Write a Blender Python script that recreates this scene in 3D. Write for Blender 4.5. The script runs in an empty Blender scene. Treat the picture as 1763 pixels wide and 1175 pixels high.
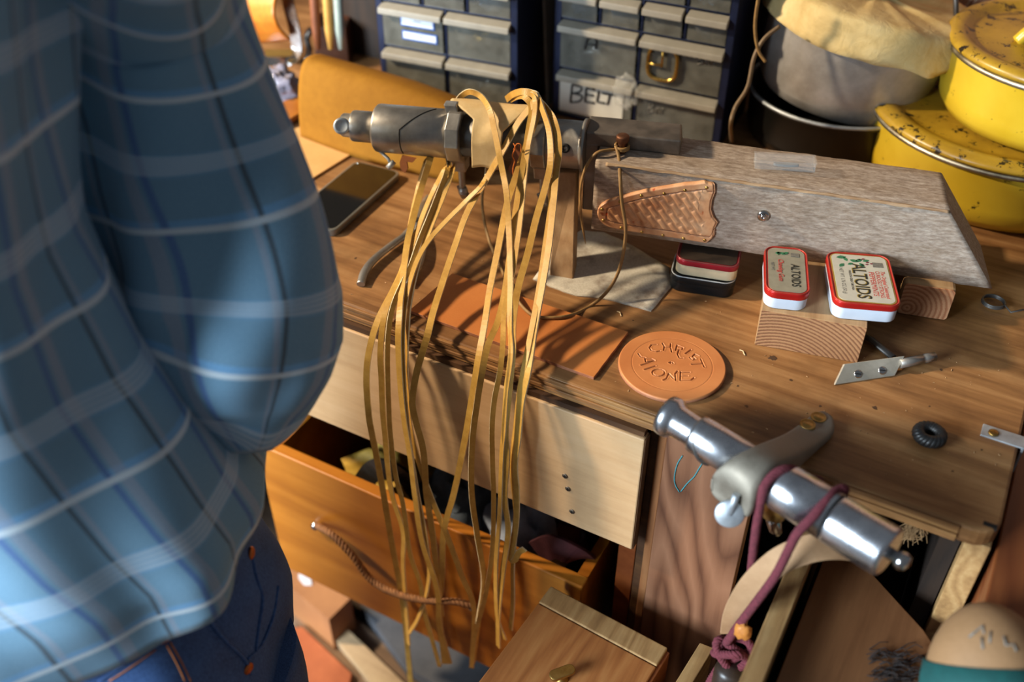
import bpy, bmesh, math, random
import numpy as np
from mathutils import Vector, Matrix, noise as mnoise

random.seed(7)
scene = bpy.context.scene
COL = scene.collection
PI = math.pi

# ------------------------------------------------------------------ camera
# bench top is z = 0, the floor z = -0.9, the bench front edge y = 0.714
CAM_H, FPX, PITCH, YAW = 0.70, 1714.0, math.radians(39.3), math.radians(28.9)
cam_d = bpy.data.cameras.new('camera')
cam_d.sensor_width = 36.0
cam_d.lens = 36.0 * FPX / 1763.0
cam_d.clip_start = 0.02
cam_d.dof.use_dof = True
cam_d.dof.focus_distance = 1.10
cam_d.dof.aperture_fstop = 2.4
cam = bpy.data.objects.new('camera', cam_d)
cam.location = (0, 0, CAM_H)
cam.rotation_euler = (PI / 2 - PITCH, 0, YAW)
COL.objects.link(cam)
scene.camera = cam

# ------------------------------------------------------------------ light
world = bpy.data.worlds.new('world')
scene.world = world
world.use_nodes = True
world.node_tree.nodes['Background'].inputs[0].default_value = (0.70, 0.75, 0.82, 1)
world.node_tree.nodes['Background'].inputs[1].default_value = 0.17


def area(name, loc, target, size, power, color, shape='SQUARE', size_y=None):
    l = bpy.data.lights.new(name, 'AREA')
    l.energy, l.color, l.size, l.shape = power, color, size, shape
    if size_y:
        l.size_y = size_y
    o = bpy.data.objects.new(name, l)
    o.location = loc
    o.rotation_euler = (Vector(target) - Vector(loc)).to_track_quat('-Z', 'Y').to_euler()
    COL.objects.link(o)
    return o


# warm low light from the end of the bench, cool daylight from a window behind the camera
area('warm_bench_light', (-2.25, 0.12, 1.28), (-0.40, 0.78, 0.0), 0.15, 100, (1.0, 0.81, 0.57), 'DISK')
area('window_daylight', (-1.80, -1.98, 0.85), (-0.4, 0.55, 0.1), 1.3, 300, (0.74, 0.88, 1.0), 'RECTANGLE', 1.2)

vs = scene.view_settings
vs.view_transform = 'Standard'
vs.look = 'None'
vs.gamma = 1.0
vs.use_curve_mapping = False
vs.exposure = 0.0

# ------------------------------------------------------------------ geometry helpers
_h = np.array([-math.sin(YAW), math.cos(YAW), 0]); _r = np.array([math.cos(YAW), math.sin(YAW), 0]); _u = np.array([0, 0, 1.0])
_F = math.cos(PITCH) * _h - math.sin(PITCH) * _u
_U = math.sin(PITCH) * _h + math.cos(PITCH) * _u
_C = np.array([0, 0, CAM_H])


def _ray(x, y):
    return _F + (x - 881.5) / FPX * _r - (y - 587.5) / FPX * _U


def P(x, y, z=0.0):
    """point of the photograph's ray that lies at height z"""
    d = _ray(x, y)
    return Vector(_C + (z - CAM_H) / d[2] * d)


def Yp(x, y, yy):
    """point of the photograph's ray that lies on the plane y = yy"""
    d = _ray(x, y)
    return Vector(_C + yy / d[1] * d)


def Pl(x, y, o, n):
    d = Vector(_ray(x, y))
    return Vector(_C) + d * ((Vector(o) - Vector(_C)).dot(n) / d.dot(n))


def depth_of(p):
    return float((np.array(p) - _C) @ _F)


def catmull(pts, n=8, closed=False):
    pts = [Vector(p) for p in pts]
    out = []
    m = len(pts)
    rng = range(m if closed else m - 1)
    for i in rng:
        if closed:
            a, b, c, d = pts[(i - 1) % m], pts[i], pts[(i + 1) % m], pts[(i + 2) % m]
        else:
            b, c = pts[i], pts[i + 1]
            a = pts[i - 1] if i else b * 2 - c
            d = pts[i + 2] if i + 2 < m else c * 2 - b
        for k in range(n):
            t = k / n
            out.append(0.5 * ((2 * b) + (c - a) * t + (2 * a - 5 * b + 4 * c - d) * t * t + (3 * b - a - 3 * c + d) * t ** 3))
    if not closed:
        out.append(pts[-1])
    return out


class MB:
    """collects shapes, builds one mesh object"""

    def __init__(s):
        s.v, s.f, s.uv, s.m, s.sm = [], [], [], [], []

    def add(s, verts, faces, uvs=None, mi=0, smooth=False, T=None):
        o = len(s.v)
        s.v += [(T @ Vector(v) if T else Vector(v)) for v in verts]
        for k, f in enumerate(faces):
            s.f.append([i + o for i in f])
            s.uv.append(uvs[k] if uvs else None)
            s.m.append(mi)
            s.sm.append(smooth)
        return s

    def box(s, a, b, T=None, mi=0):
        x0, y0, z0 = a
        x1, y1, z1 = b
        v = [(x0, y0, z0), (x1, y0, z0), (x1, y1, z0), (x0, y1, z0), (x0, y0, z1), (x1, y0, z1), (x1, y1, z1), (x0, y1, z1)]
        return s.hexa(v, T, mi)

    def hexa(s, v, T=None, mi=0):
        return s.add(v, [(3, 2, 1, 0), (4, 5, 6, 7), (0, 1, 5, 4), (1, 2, 6, 5), (2, 3, 7, 6), (3, 0, 4, 7)], None, mi, False, T)

    def prism(s, outline, z0, z1, T=None, mi=0, smooth=False):
        n = len(outline)
        v = [(p[0], p[1], z0) for p in outline] + [(p[0], p[1], z1) for p in outline]
        f = [list(range(n))[::-1], list(range(n, 2 * n))]
        s.add(v, f, None, mi, False, T)
        s.add(v, [(i, (i + 1) % n, n + (i + 1) % n, n + i) for i in range(n)], None, mi, smooth, T)
        return s

    def loft(s, rings, cap0=True, cap1=True, T=None, mi=0, smooth=True, closed_ring=True, uvs=None, loop=False):
        n = len(rings[0])
        v = [p for r in rings for p in r]
        f, uu = [], []
        R = len(rings)
        for i in range(R if loop else R - 1):
            for j in range(n if closed_ring else n - 1):
                a, b = i * n + j, i * n + (j + 1) % n
                i2 = (i + 1) % R
                c, d = i2 * n + (j + 1) % n, i2 * n + j
                f.append((a, b, c, d))
                if uvs:
                    j2 = j + 1
                    uu.append([uvs(i, j), uvs(i, j2), uvs(i + 1, j2), uvs(i + 1, j)])
        s.add(v, f, uu if uvs else None, mi, smooth, T)
        if closed_ring and not loop:
            if cap0:
                s.add(rings[0], [list(range(n))[::-1]], None, mi, False, T)
            if cap1:
                s.add(rings[-1], [list(range(n))], None, mi, False, T)
        return s

    def lathe(s, prof, seg=40, T=None, mi=0, caps=True):
        """prof: (r, z) pairs from bottom to top"""
        rings = [[(r * math.cos(2 * PI * k / seg), r * math.sin(2 * PI * k / seg), z) for k in range(seg)] for r, z in prof]
        return s.loft(rings, caps and prof[0][0] > 1e-5, caps and prof[-1][0] > 1e-5, T, mi)

    def tube(s, pts, r, seg=10, mi=0, cap=True, flat=1.0, upv=None):
        pts = [Vector(p) for p in pts]
        n = len(pts)
        rr = r if isinstance(r, (list, tuple)) else [r] * n
        t0 = (pts[1] - pts[0]).normalized()
        up = Vector(upv) if upv else (Vector((0, 0, 1)) if abs(t0.z) < 0.9 else Vector((0, 1, 0)))
        N = (up - t0 * up.dot(t0)).normalized()
        rings = []
        for i, p in enumerate(pts):
            t = (pts[min(i + 1, n - 1)] - pts[max(i - 1, 0)]).normalized()
            N = (N - t * N.dot(t)).normalized()
            B = t.cross(N)
            rings.append([p + (N * math.cos(2 * PI * k / seg) * flat + B * math.sin(2 * PI * k / seg)) * rr[i] for k in range(seg)])
        return s.loft(rings, cap, cap, None, mi)

    def ribbon(s, pts, w, t, face, mi=0, edge_mi=None, twist=None):
        """flat strip of width w and thickness t; face = direction its broad side looks to"""
        pts = [Vector(p) for p in pts]
        n = len(pts)
        rings = []
        for i, p in enumerate(pts):
            d = (pts[min(i + 1, n - 1)] - pts[max(i - 1, 0)]).normalized()
            fc = Vector(face)
            N = fc - d * fc.dot(d)
            if N.length < 1e-4:
                N = Vector((0, 0, 1))
            N.normalize()
            B = d.cross(N)
            if twist:
                a = twist(i / (n - 1))
                N, B = N * math.cos(a) + B * math.sin(a), B * math.cos(a) - N * math.sin(a)
            hw, ht = B * (w / 2), N * (t / 2)
            rings.append([p - hw - ht, p + hw - ht, p + hw + ht, p - hw + ht])
        v = [q for r_ in rings for q in r_]
        e = mi if edge_mi is None else edge_mi
        for i in range(n - 1):
            for j in range(4):
                a, b = i * 4 + j, i * 4 + (j + 1) % 4
                s_m = mi if j in (0, 2) else e
                if i == 0 and j == 0:
                    s.add(v, [(a, b, b + 4, a + 4)], None, s_m, False)
                    off = len(s.v) - len(v)
                else:
                    s.f.append([off + a, off + b, off + b + 4, off + a + 4]); s.uv.append(None); s.m.append(s_m); s.sm.append(False)
        s.f.append([off + 3, off + 2, off + 1, off]); s.uv.append(None); s.m.append(e); s.sm.append(False)
        k = off + (n - 1) * 4
        s.f.append([k, k + 1, k + 2, k + 3]); s.uv.append(None); s.m.append(e); s.sm.append(False)
        return s

    def grid(s, fn, nu, nv, mi=0, smooth=True, T=None, flip=False, uv=False):
        v = [fn(i / nu, j / nv) for i in range(nu + 1) for j in range(nv + 1)]
        f, uu = [], []
        for i in range(nu):
            for j in range(nv):
                a = i * (nv + 1) + j
                q = [a, a + nv + 1, a + nv + 2, a + 1]
                w = [(i / nu, j / nv), ((i + 1) / nu, j / nv), ((i + 1) / nu, (j + 1) / nv), (i / nu, (j + 1) / nv)]
                f.append(q[::-1] if flip else q)
                uu.append(w[::-1] if flip else w)
        return s.add(v, f, uu if uv else None, mi, smooth, T)

    def build(s, name, mats, parent=None, bevel=0, origin=None, rot=None, subsurf=0, solid=0, weld=True):
        me = bpy.data.meshes.new(name)
        inv = Matrix.Identity(4)
        loc = Vector((0, 0, 0))
        if parent is None:
            if origin is None:
                c = sum(s.v, Vector()) / len(s.v)
                origin = Vector((c.x, c.y, min(p.z for p in s.v)))
            loc = Vector(origin)
            inv = (Matrix.Translation(loc) @ (rot.to_4x4() if rot else Matrix.Identity(4))).inverted()
        me.from_pydata([tuple(inv @ p) for p in s.v], [], s.f)
        if not isinstance(mats, (list, tuple)):
            mats = [mats]
        for m in mats:
            me.materials.append(m)
        me.polygons.foreach_set('material_index', s.m)
        me.polygons.foreach_set('use_smooth', s.sm)
        if any(u is not None for u in s.uv):
            L = me.uv_layers.new(name='UVMap')
            k = 0
            for fi, f in enumerate(s.f):
                for q in range(len(f)):
                    if s.uv[fi] is not None:
                        L.data[k].uv = s.uv[fi][q]
                    k += 1
        if weld:
            bm = bmesh.new(); bm.from_mesh(me)
            bmesh.ops.remove_doubles(bm, verts=bm.verts, dist=1e-6)
            bmesh.ops.recalc_face_normals(bm, faces=bm.faces)
            bm.to_mesh(me); bm.free()
        o = bpy.data.objects.new(name, me)
        COL.objects.link(o)
        if parent is not None:
            o.parent = parent
        else:
            o.location = loc
            if rot:
                o.rotation_euler = rot.to_euler()
        if solid:
            md = o.modifiers.new('solid', 'SOLIDIFY'); md.thickness = solid; md.offset = 0
        if bevel:
            md = o.modifiers.new('bevel', 'BEVEL'); md.width = bevel; md.segments = 2; md.limit_method = 'ANGLE'; md.angle_limit = math.radians(40)
        if subsurf:
            md = o.modifiers.new('sub', 'SUBSURF'); md.levels = subsurf; md.render_levels = subsurf
        return o


def thing(name, label, cat, loc=(0, 0, 0), rot=None, group=None):
    o = bpy.data.objects.new(name, None)
    o.empty_display_size = 0.02
    COL.objects.link(o)
    o.location = loc
    if rot is not None:
        o.rotation_euler = rot if not isinstance(rot, Matrix) else rot.to_euler()
    o['label'] = label
    o['category'] = cat
    if group:
        o['group'] = group
    return o


def tag(o, label, cat, group=None, kind=None):
    o['label'] = label
    o['category'] = cat
    if group:
        o['group'] = group
    if kind:
        o['kind'] = kind
    return o


def mat_of(o):
    return Matrix.Translation(o.location) @ o.rotation_euler.to_matrix().to_4x4()


def rrect(w, h, r, n=6):
    out = []
    for cx, cy, a0 in ((w / 2 - r, h / 2 - r, 0), (-w / 2 + r, h / 2 - r, 90), (-w / 2 + r, -h / 2 + r, 180), (w / 2 - r, -h / 2 + r, 270)):
        for k in range(n + 1):
            a = math.radians(a0 + 90 * k / n)
            out.append((cx + r * math.cos(a), cy + r * math.sin(a)))
    return out


def axes(x, z=None):
    """rotation matrix with local x along x and local z near z"""
    X = Vector(x).normalized()
    Z = Vector(z if z else (0, 0, 1))
    Z = (Z - X * Z.dot(X)).normalized()
    Y = Z.cross(X)
    return Matrix((X, Y, Z)).transposed()


def zaxis(zv, xh=(1, 0, 0)):
    Z = Vector(zv).normalized()
    X = Vector(xh)
    X = (X - Z * X.dot(Z)).normalized()
    return Matrix((X, Z.cross(X), Z)).transposed()


def text_mb(txt, size, T, sx=1.0, shear=0.0, align='CENTER', mb=None, mi=0, bold=0.0, thick=0.00008):
    cu = bpy.data.curves.new('lettering', 'FONT')
    cu.body = txt; cu.size = size; cu.align_x = align; cu.align_y = 'CENTER'; cu.shear = shear
    cu.offset = bold; cu.extrude = thick; cu.resolution_u = 3
    o = bpy.data.objects.new('lettering', cu)
    COL.objects.link(o)
    dg = bpy.context.evaluated_depsgraph_get()
    me = bpy.data.meshes.new_from_object(o.evaluated_get(dg))
    mb = mb or MB()
    S = Matrix.Diagonal((sx, 1, 1, 1))
    mb.add([S @ v.co for v in me.vertices], [list(p.vertices) for p in me.polygons], None, mi, False, T)
    bpy.data.objects.remove(o); bpy.data.curves.remove(cu); bpy.data.meshes.remove(me)
    return mb


# ------------------------------------------------------------------ materials
def C(h, a=1.0):
    h = h.lstrip('#')
    out = []
    for k in (0, 2, 4):
        c = int(h[k:k + 2], 16) / 255
        out.append(c / 12.92 if c <= 0.04045 else ((c + 0.055) / 1.055) ** 2.4)
    return (*out, a)


class NT:
    def __init__(s, name):
        s.mat = bpy.data.materials.new(name)
        s.mat.use_nodes = True
        s.t = s.mat.node_tree
        s.b = s.t.nodes['Principled BSDF']

    def n(s, kind, **kw):
        nd = s.t.nodes.new(kind)
        for k, v in kw.items():
            setattr(nd, k, v)
        return nd

    def link(s, a, b):
        s.t.links.new(a, b)

    def put(s, sock, v):
        if hasattr(v, 'is_output') or isinstance(v, bpy.types.NodeSocket):
            s.link(v, sock)
        else:
            sock.default_value = v

    def co(s, kind='Object', scale=(1, 1, 1), rot=(0, 0, 0), loc=(0, 0, 0)):
        tc = s.n('ShaderNodeTexCoord')
        mp = s.n('ShaderNodeMapping')
        mp.inputs['Scale'].default_value = scale
        mp.inputs['Rotation'].default_value = rot
        mp.inputs['Location'].default_value = loc
        s.link(tc.outputs[kind], mp.inputs[0])
        return mp.outputs[0]

    def noise(s, vec, scale=5, detail=6, rough=0.55, dist=0.0):
        nd = s.n('ShaderNodeTexNoise')
        s.link(vec, nd.inputs['Vector'])
        nd.inputs['Scale'].default_value = scale
        nd.inputs['Detail'].default_value = detail
        nd.inputs['Roughness'].default_value = rough
        nd.inputs['Distortion'].default_value = dist
        return nd.outputs[0]

    def wave(s, vec, scale=5, dist=4, detail=3, dscale=1.0, kind='BANDS', direction='Y', prof='SIN'):
        nd = s.n('ShaderNodeTexWave', wave_type=kind, wave_profile=prof)
        if kind == 'BANDS':
            nd.bands_direction = direction
        else:
            nd.rings_direction = direction
        s.link(vec, nd.inputs['Vector'])
        nd.inputs['Scale'].default_value = scale
        nd.inputs['Distortion'].default_value = dist
        nd.inputs['Detail'].default_value = detail
        nd.inputs['Detail Scale'].default_value = dscale
        return nd.outputs['Fac']

    def vor(s, vec, scale=20, feature='F1'):
        nd = s.n('ShaderNodeTexVoronoi', feature=feature)
        s.link(vec, nd.inputs['Vector'])
        nd.inputs['Scale'].default_value = scale
        return nd.outputs[0]

    def ramp(s, fac, stops, interp='LINEAR'):
        nd = s.n('ShaderNodeValToRGB')
        cr = nd.color_ramp
        cr.interpolation = interp
        while len(cr.elements) < len(stops):
            cr.elements.new(0.5)
        for e, (p, c) in zip(cr.elements, stops):
            e.position = p
            e.color = C(c) if isinstance(c, str) else ((c, c, c, 1) if not isinstance(c, tuple) else c)
        s.link(fac, nd.inputs[0])
        return nd.outputs[0]

    def mix(s, fac, a, b, blend='MIX'):
        nd = s.n('ShaderNodeMix', data_type='RGBA', blend_type=blend)
        s.put(nd.inputs[0], fac)
        s.put(nd.inputs[6], C(a) if isinstance(a, str) else a)
        s.put(nd.inputs[7], C(b) if isinstance(b, str) else b)
        return nd.outputs[2]

    def math(s, op, a, b=0.5):
        nd = s.n('ShaderNodeMath', operation=op)
        s.put(nd.inputs[0], a)
        s.put(nd.inputs[1], b)
        return nd.outputs[0]

    def bump(s, h, strength=0.3, dist=0.001):
        nd = s.n('ShaderNodeBump')
        nd.inputs['Strength'].default_value = strength
        nd.inputs['Distance'].default_value = dist
        s.link(h, nd.inputs['Height'])
        s.link(nd.outputs[0], s.b.inputs['Normal'])

    def set(s, color=None, rough=None, metal=None, **kw):
        if color is not None:
            s.put(s.b.inputs['Base Color'], C(color) if isinstance(color, str) else color)
        if rough is not None:
            s.put(s.b.inputs['Roughness'], rough)
        if metal is not None:
            s.put(s.b.inputs['Metallic'], metal)
        for k, v in kw.items():
            s.put(s.b.inputs[k], v)
        return s.mat


def wood(name, dark, mid, light, axis=0, scale=1.0, rough=0.55, bump=0.25, stain='#2a1a0e', stain_amt=0.25, figure=0.28, bands=7, spec=0.4, seed=0.0):
    n = NT(name)
    st = [14.0, 14.0, 14.0]; st[axis] = 0.9
    lo = [3.0, 3.0, 3.0]; lo[axis] = 0.45
    v1 = n.co(scale=[x * scale for x in st], loc=(seed, seed, seed))
    v2 = n.co(scale=[x * scale for x in lo], loc=(seed * 2, seed, 0))
    v3 = n.co(scale=(1, 1, 1), loc=(seed, 0, seed))
    fib = n.noise(v1, 9, 7, 0.65)
    fig = n.math('PINGPONG', n.math('MULTIPLY', n.noise(v2, 1.7, 3, 0.45, 0.3), bands * 2.2), 0.5)
    fig = n.math('MULTIPLY', fig, 2.0)
    fac = n.mix(figure, fib, fig)
    col = n.ramp(fac, [(0.18, dark), (0.48, mid), (0.85, light)])
    sn = n.noise(v3, 9, 6, 0.62)
    sm = n.ramp(sn, [(0.45, 0.0), (0.72, 1.0)])
    sm2 = n.math('MULTIPLY', sm, stain_amt)
    col = n.mix(sm2, col, stain)
    n.set(col, rough)
    n.b.inputs['Specular IOR Level'].default_value = spec
    n.bump(fac, bump, 0.0015)
    return n.mat


def endgrain(name, dark, light, center=(0, -0.06, 0), scale=90, rough=0.7, axis='Y', dist=1.2):
    n = NT(name)
    v = n.co(loc=center)
    w = n.wave(v, scale, dist, 2, 6.0, 'RINGS', axis)
    f = n.noise(n.co(scale=(1, 1, 1)), 160, 4, 0.6)
    fac = n.mix(0.3, w, f)
    n.set(n.ramp(fac, [(0.25, dark), (0.6, light)]), rough)
    n.bump(fac, 0.4, 0.001)
    return n.mat


def leather(name, c1, c2, scale=30, rough=0.55, bump=0.15, grain=260, sheen=0.0):
    n = NT(name)
    v = n.co()
    a = n.noise(v, scale, 6, 0.6)
    g = n.noise(v, grain, 5, 0.6)
    n.set(n.ramp(n.mix(0.25, a, g), [(0.3, c1), (0.7, c2)]), rough)
    n.bump(n.mix(0.7, a, g), bump, 0.0008)
    return n.mat


def metal(name, c1, c2, rough=0.3, scale=40, bump=0.05, r2=None, metallic=1.0):
    n = NT(name)
    v = n.co()
    a = n.noise(v, scale, 6, 0.65)
    fine = n.noise(n.co(scale=(1, 1, 1)), scale * 9, 3, 0.6)
    n.set(n.ramp(a, [(0.3, c1), (0.7, c2)]), n.ramp(a, [(0.3, rough), (0.75, r2 or rough * 1.6)]), metallic)
    n.bump(fine, bump, 0.0005)
    return n.mat


def plain(name, c, rough=0.5, metallic=0.0, var=0.12, scale=40, bump=0.05, **kw):
    n = NT(name)
    v = n.co()
    a = n.noise(v, scale, 5, 0.6)
    base = C(c)
    d = tuple(x * (1 - var) for x in base[:3]) + (1,)
    l = tuple(min(1, x * (1 + var)) for x in base[:3]) + (1,)
    n.set(n.ramp(a, [(0.3, d), (0.7, l)]), rough, metallic, **kw)
    if bump:
        n.bump(a, bump, 0.001)
    return n.mat


def clear(name, c='#e8eef0', rough=0.12, alpha=0.3):
    n = NT(name)
    a = n.noise(n.co(), 60, 5, 0.6)
    n.set(c, n.ramp(a, [(0.3, rough), (0.8, rough * 3)]))
    n.b.inputs['Alpha'].default_value = alpha
    return n.mat

# ------------------------------------------------------------------ material set
M_bench = wood('bench_plywood', '#5c3a1e', '#8c623a', '#b4895a', 0, 1.0, 0.5, 0.3, '#3a230f', 0.55, 0.25, 5)
M_benchE = wood('bench_edge', '#54371f', '#94683c', '#bd9058', 0, 1.0, 0.6, 0.4, '#2a190c', 0.45, 0.2, 9)
M_drawer = wood('pale_plywood', '#b4916a', '#c8a47a', '#d4b48c', 0, 0.7, 0.5, 0.08, '#7a5a3c', 0.25, 0.12, 4)
M_plyedge = wood('dark_ply_edge', '#2c1c12', '#4a301c', '#6a4828', 0, 1.0, 0.6, 0.3)
M_pine = wood('orange_pine', '#8a4c12', '#a4621a', '#b87428', 0, 0.6, 0.38, 0.05, '#6a3410', 0.2, 0.3, 4, 0.5)
M_panel = wood('figured_ply', '#563422', '#785038', '#8a6046', 2, 1.2, 0.55, 0.12, '#5a3826', 0.18, 0.6, 9)
M_dark = wood('dark_carcass', '#140d08', '#22160d', '#302014', 2, 1.0, 0.7, 0.2)  # carcass and drawer insides near black: under-bench shade put into the colour
M_post = wood('brown_post', '#6a4226', '#8a5a36', '#a07048', 2, 1.0, 0.55, 0.1)
M_cherry = wood('red_brown_wood', '#6a3318', '#7e4322', '#93542c', 1, 0.7, 0.4, 0.05, '#3a1c0c', 0.15, 0.4, 5)
M_chest = wood('chest_wood', '#7c4722', '#9a6032', '#b07a46', 1, 1.3, 0.45, 0.1, '#50290f', 0.15, 0.3, 7)
M_strip = wood('pale_strip', '#7c5a36', '#a07a4c', '#bd9a68', 1, 1.4, 0.6, 0.2, '#33200f', 0.4)
M_plank = wood('brown_plank', '#6c4426', '#825634', '#946640', 1, 1.0, 0.6, 0.1, '#3c2412', 0.25, 0.3, 6)
M_grey = wood('weathered_beam', '#5e5044', '#a08d7a', '#d0c2b0', 0, 2.2, 0.85, 1.0, '#6a5440', 0.4, 0.05, 6, 0.2)
def rough_sawn(name):
    n = NT(name)
    v = n.co(scale=(5, 26, 26))
    f = n.noise(v, 9, 8, .72)
    f2 = n.noise(n.co(scale=(14, 30, 40), rot=(0, .35, 0)), 9, 6, .7)
    b_ = n.noise(n.co(scale=(1, 2.5, 2.5)), 9, 5, .6)
    fac = n.mix(.4, f, f2)
    c = n.ramp(fac, [(.28, '#64523f'), (.46, '#988676'), (.60, '#bcac9c'), (.75, '#d8cec0')])
    c = n.mix(n.ramp(b_, [(.50, 0.0), (.75, .35)]), c, '#8a7050')
    n.set(c, .9)
    n.b.inputs['Specular IOR Level'].default_value = .15
    n.bump(fac, .8, .002)
    return n.mat
M_grey = rough_sawn('rough_sawn_timber')
M_stake = wood('stake_wood', '#96714c', '#b28e66', '#c8a880', 2, 1.2, 0.7, 0.3, '#4a3a30', 0.5, 0.3, 6)
M_block = endgrain('block_end_grain', '#7c5032', '#a87a52', (-0.03, 0.0, 0.05), 75)
M_block2 = endgrain('small_block_end_grain', '#a86c48', '#c48e66', (-0.01, 0.0, -0.01), 60)
M_blockside = wood('block_side', '#8a6a48', '#a3825c', '#b89a72', 1, 1.2, 0.7, 0.3)
M_floor = wood('floor_boards', '#2a1d14', '#3a2a1c', '#4a3624', 0, 0.6, 0.7, 0.2)
M_wall = wood('dark_wall', '#0a0807', '#110d0a', '#18120d', 2, 0.5, 0.8, 0.2)
M_screw = metal('dull_screw', '#5a5048', '#8a7e70', 0.4)
M_brass = metal('brass', '#8a6a34', '#c0a060', 0.32)
M_zinc = metal('zinc', '#9aa0a6', '#c4cace', 0.40, 40, .05, None, .7)
M_alu = metal('aluminium', '#b8bcc4', '#d8dbe0', 0.22, 30, 0.03)
M_cast = metal('cast_aluminium', '#7a7163', '#948c7e', 0.5, 25, 0.2, None, .6)
M_steel = metal('steel', '#8a8680', '#b4b0aa', 0.30, 24, 0.04, None, 0.82)
M_steel_d = metal('dark_steel', '#4c4a48', '#706c68', 0.38, 30, 0.12, None, 0.8)
M_chrome = metal('chrome', '#a8a8a8', '#d0d0d0', 0.15)
M_black = plain('black_gap', '#0a0908', 0.8)

# ------------------------------------------------------------------ setting
fo = MB().box((-2.4, -1.2, -0.95), (1.1, 1.6, -0.925)).build('floor', M_floor, origin=(0, 0, 0)); fo['kind'] = 'structure'
fb0 = MB().box((-2.4, -1.2, -0.925), (-2.154, 1.6, -0.90)).build('floor_board', M_floor, fo, bevel=.002)
for k in range(1, 14):
    fb1 = fb0.copy(); COL.objects.link(fb1); fb1.parent = fo; fb1.location = (k * 0.25, 0, 0)
wb = MB().box((-2.4, 1.60, -0.93), (1.1, 1.66, 1.2)).build('wall_back', M_wall); wb['kind'] = 'structure'

# ------------------------------------------------------------------ worktop
EDGE = 0.714
wt = thing('worktop', 'long worn plywood worktop of the workbench', 'worktop', (-0.7, EDGE, -0.022))
mb = MB()
o = Vector((-0.7, EDGE, -0.022))
outl = []
for p in [(-1.75, 0.0015), (0.080, 0.0015)] + [(0.080 + 0.022 * math.sin(a), 0.0235 - 0.022 * math.cos(a)) for a in (0.3, 0.6, 0.9, 1.2, 1.5)] + [(0.102, 0.80), (-1.75, 0.80)]:
    outl.append((p[0] - o.x, p[1]))
mb.prism(outl, 0.0, 0.022)
mb.build('slab', M_bench, wt, bevel=0.003)
for k, (dy, z0, z1) in enumerate(((0.0, 0.0160, 0.0205), (0.0008, 0.0105, 0.0154), (-0.0006, 0.0052, 0.0100), (0.0006, 0.0004, 0.0047))):
    MB().box((-1.05, -0.0012 + dy, z0), (0.77, 0.003, z1)).build('edge_ply', [M_benchE, M_plyedge, M_benchE, M_plyedge][0], wt, bevel=0.0008)

# knots, drill marks and the hole beside the wooden block
M_dent = plain('dent_dark', '#4a3018', 0.9)
def disc(mb, c, r, z=0.0003, n=14, j=0.3):
    pts = [(c[0] + r * (1 + random.uniform(-j, j)) * math.cos(2 * PI * k / n), c[1] + r * (1 + random.uniform(-j, j)) * math.sin(2 * PI * k / n)) for k in range(n)]
    mb.prism(pts, -0.0006, z)
for q in [(1330, 617, .006), (1362, 655, .0022), (1412, 700, .0018), (1506, 703, .003), (1540, 530, .0015), (1690, 775, .0013), (1640, 812, .0013), (1285, 700, .002), (612, 445, .002), (1220, 600, .0012), (1270, 665, .0015), (1600, 700, .0012), (1130, 470, .0015), (1090, 552, .0012), (1620, 637, .002)]:
    marks = MB()
    disc(marks, P(q[0], q[1]), q[2] * .8, j=.45)
    marks.v = [v_ - wt.location for v_ in marks.v]
    marks.build('dent', M_dent, wt)
# slot near the corner
s = P(1705, 905)
MB().box((s.x - .006, s.y - .0025, -.003), (s.x + .006, s.y + .0025, .0004), Matrix.Translation(-wt.location)).build('slot', M_black, wt)

# zinc corner strap bent over the end of the worktop
zs = thing('corner_strap', 'zinc strap with a brass screw bent over the worktop end', 'strap', (0.085, 0.851, 0))
MB().box((-0.019, -0.008, 0.0), (0.022, 0.010, 0.0022)).box((0.0195, -0.0075, -0.055), (0.022, 0.0095, 0.0)).box((0.0195, -0.014, -0.060), (0.0235, 0.016, -0.036)).build('plate', M_zinc, zs, bevel=0.0006)
MB().lathe([(0.0052, 0.0), (0.0050, 0.0012), (0.0035, 0.0018), (0.0, 0.0019)], 20, Matrix.Translation((-0.008, 0.0, 0.0022))).box((-0.0115, -0.0005, 0.0040), (-0.0045, 0.0005, 0.0043)).box((-0.0085, -0.0035, 0.0040), (-0.0075, 0.0035, 0.0043)).build('screw', M_brass, zs)

# ------------------------------------------------------------------ drawer cabinet under the worktop
dc = thing('drawer_cabinet', 'wooden drawer cabinet built under the worktop', 'cabinet', (-0.55, 0.73, -0.9))
TD = Matrix.Translation(-dc.location)
mb = MB()
mb.box((-1.20, 0.745, -0.90), (-1.18, 1.40, -0.024)).box((-1.20, 1.38, -0.90), (0.10, 1.40, -0.024)).box((-0.205, 0.745, -0.90), (-0.19, 1.38, -0.024))
mb.box((0.060, 0.745, -0.90), (0.078, 1.38, -0.024)).box((-1.18, 0.90, -0.61), (-0.21, 1.38, -0.60))
for k in mb.v:
    pass
mb2 = MB(); mb2.v = [TD @ v for v in mb.v]; mb2.f, mb2.uv, mb2.m, mb2.sm = mb.f, mb.uv, mb.m, mb.sm
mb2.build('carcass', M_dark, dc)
MB().box((-0.2365, 0.733, -0.90), (-0.2265, 0.76, -0.024), TD).build('drawer_runner', M_plyedge, dc, bevel=.001)
MB().box((-0.226, 0.728, -0.50), (-0.2165, 0.755, -0.024), TD).build('face_strip', M_post, dc, bevel=.001)
MB().box((-0.262, 0.742, -0.60), (-0.240, 0.78, -0.11), TD).build('rail', M_cherry, dc, bevel=.001)
MB().box((-0.2145, 0.720, -0.90), (-0.1165, 0.738, -0.0225), TD).build('face_panel', M_panel, dc, bevel=.001)
pm = NT('blue_pen'); pm.set('#3f8f96', 0.6)
def on_panel(pts):
    return [Yp(x, y, 0.7192) + Vector((-dc.location)) for x, y in pts]
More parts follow.
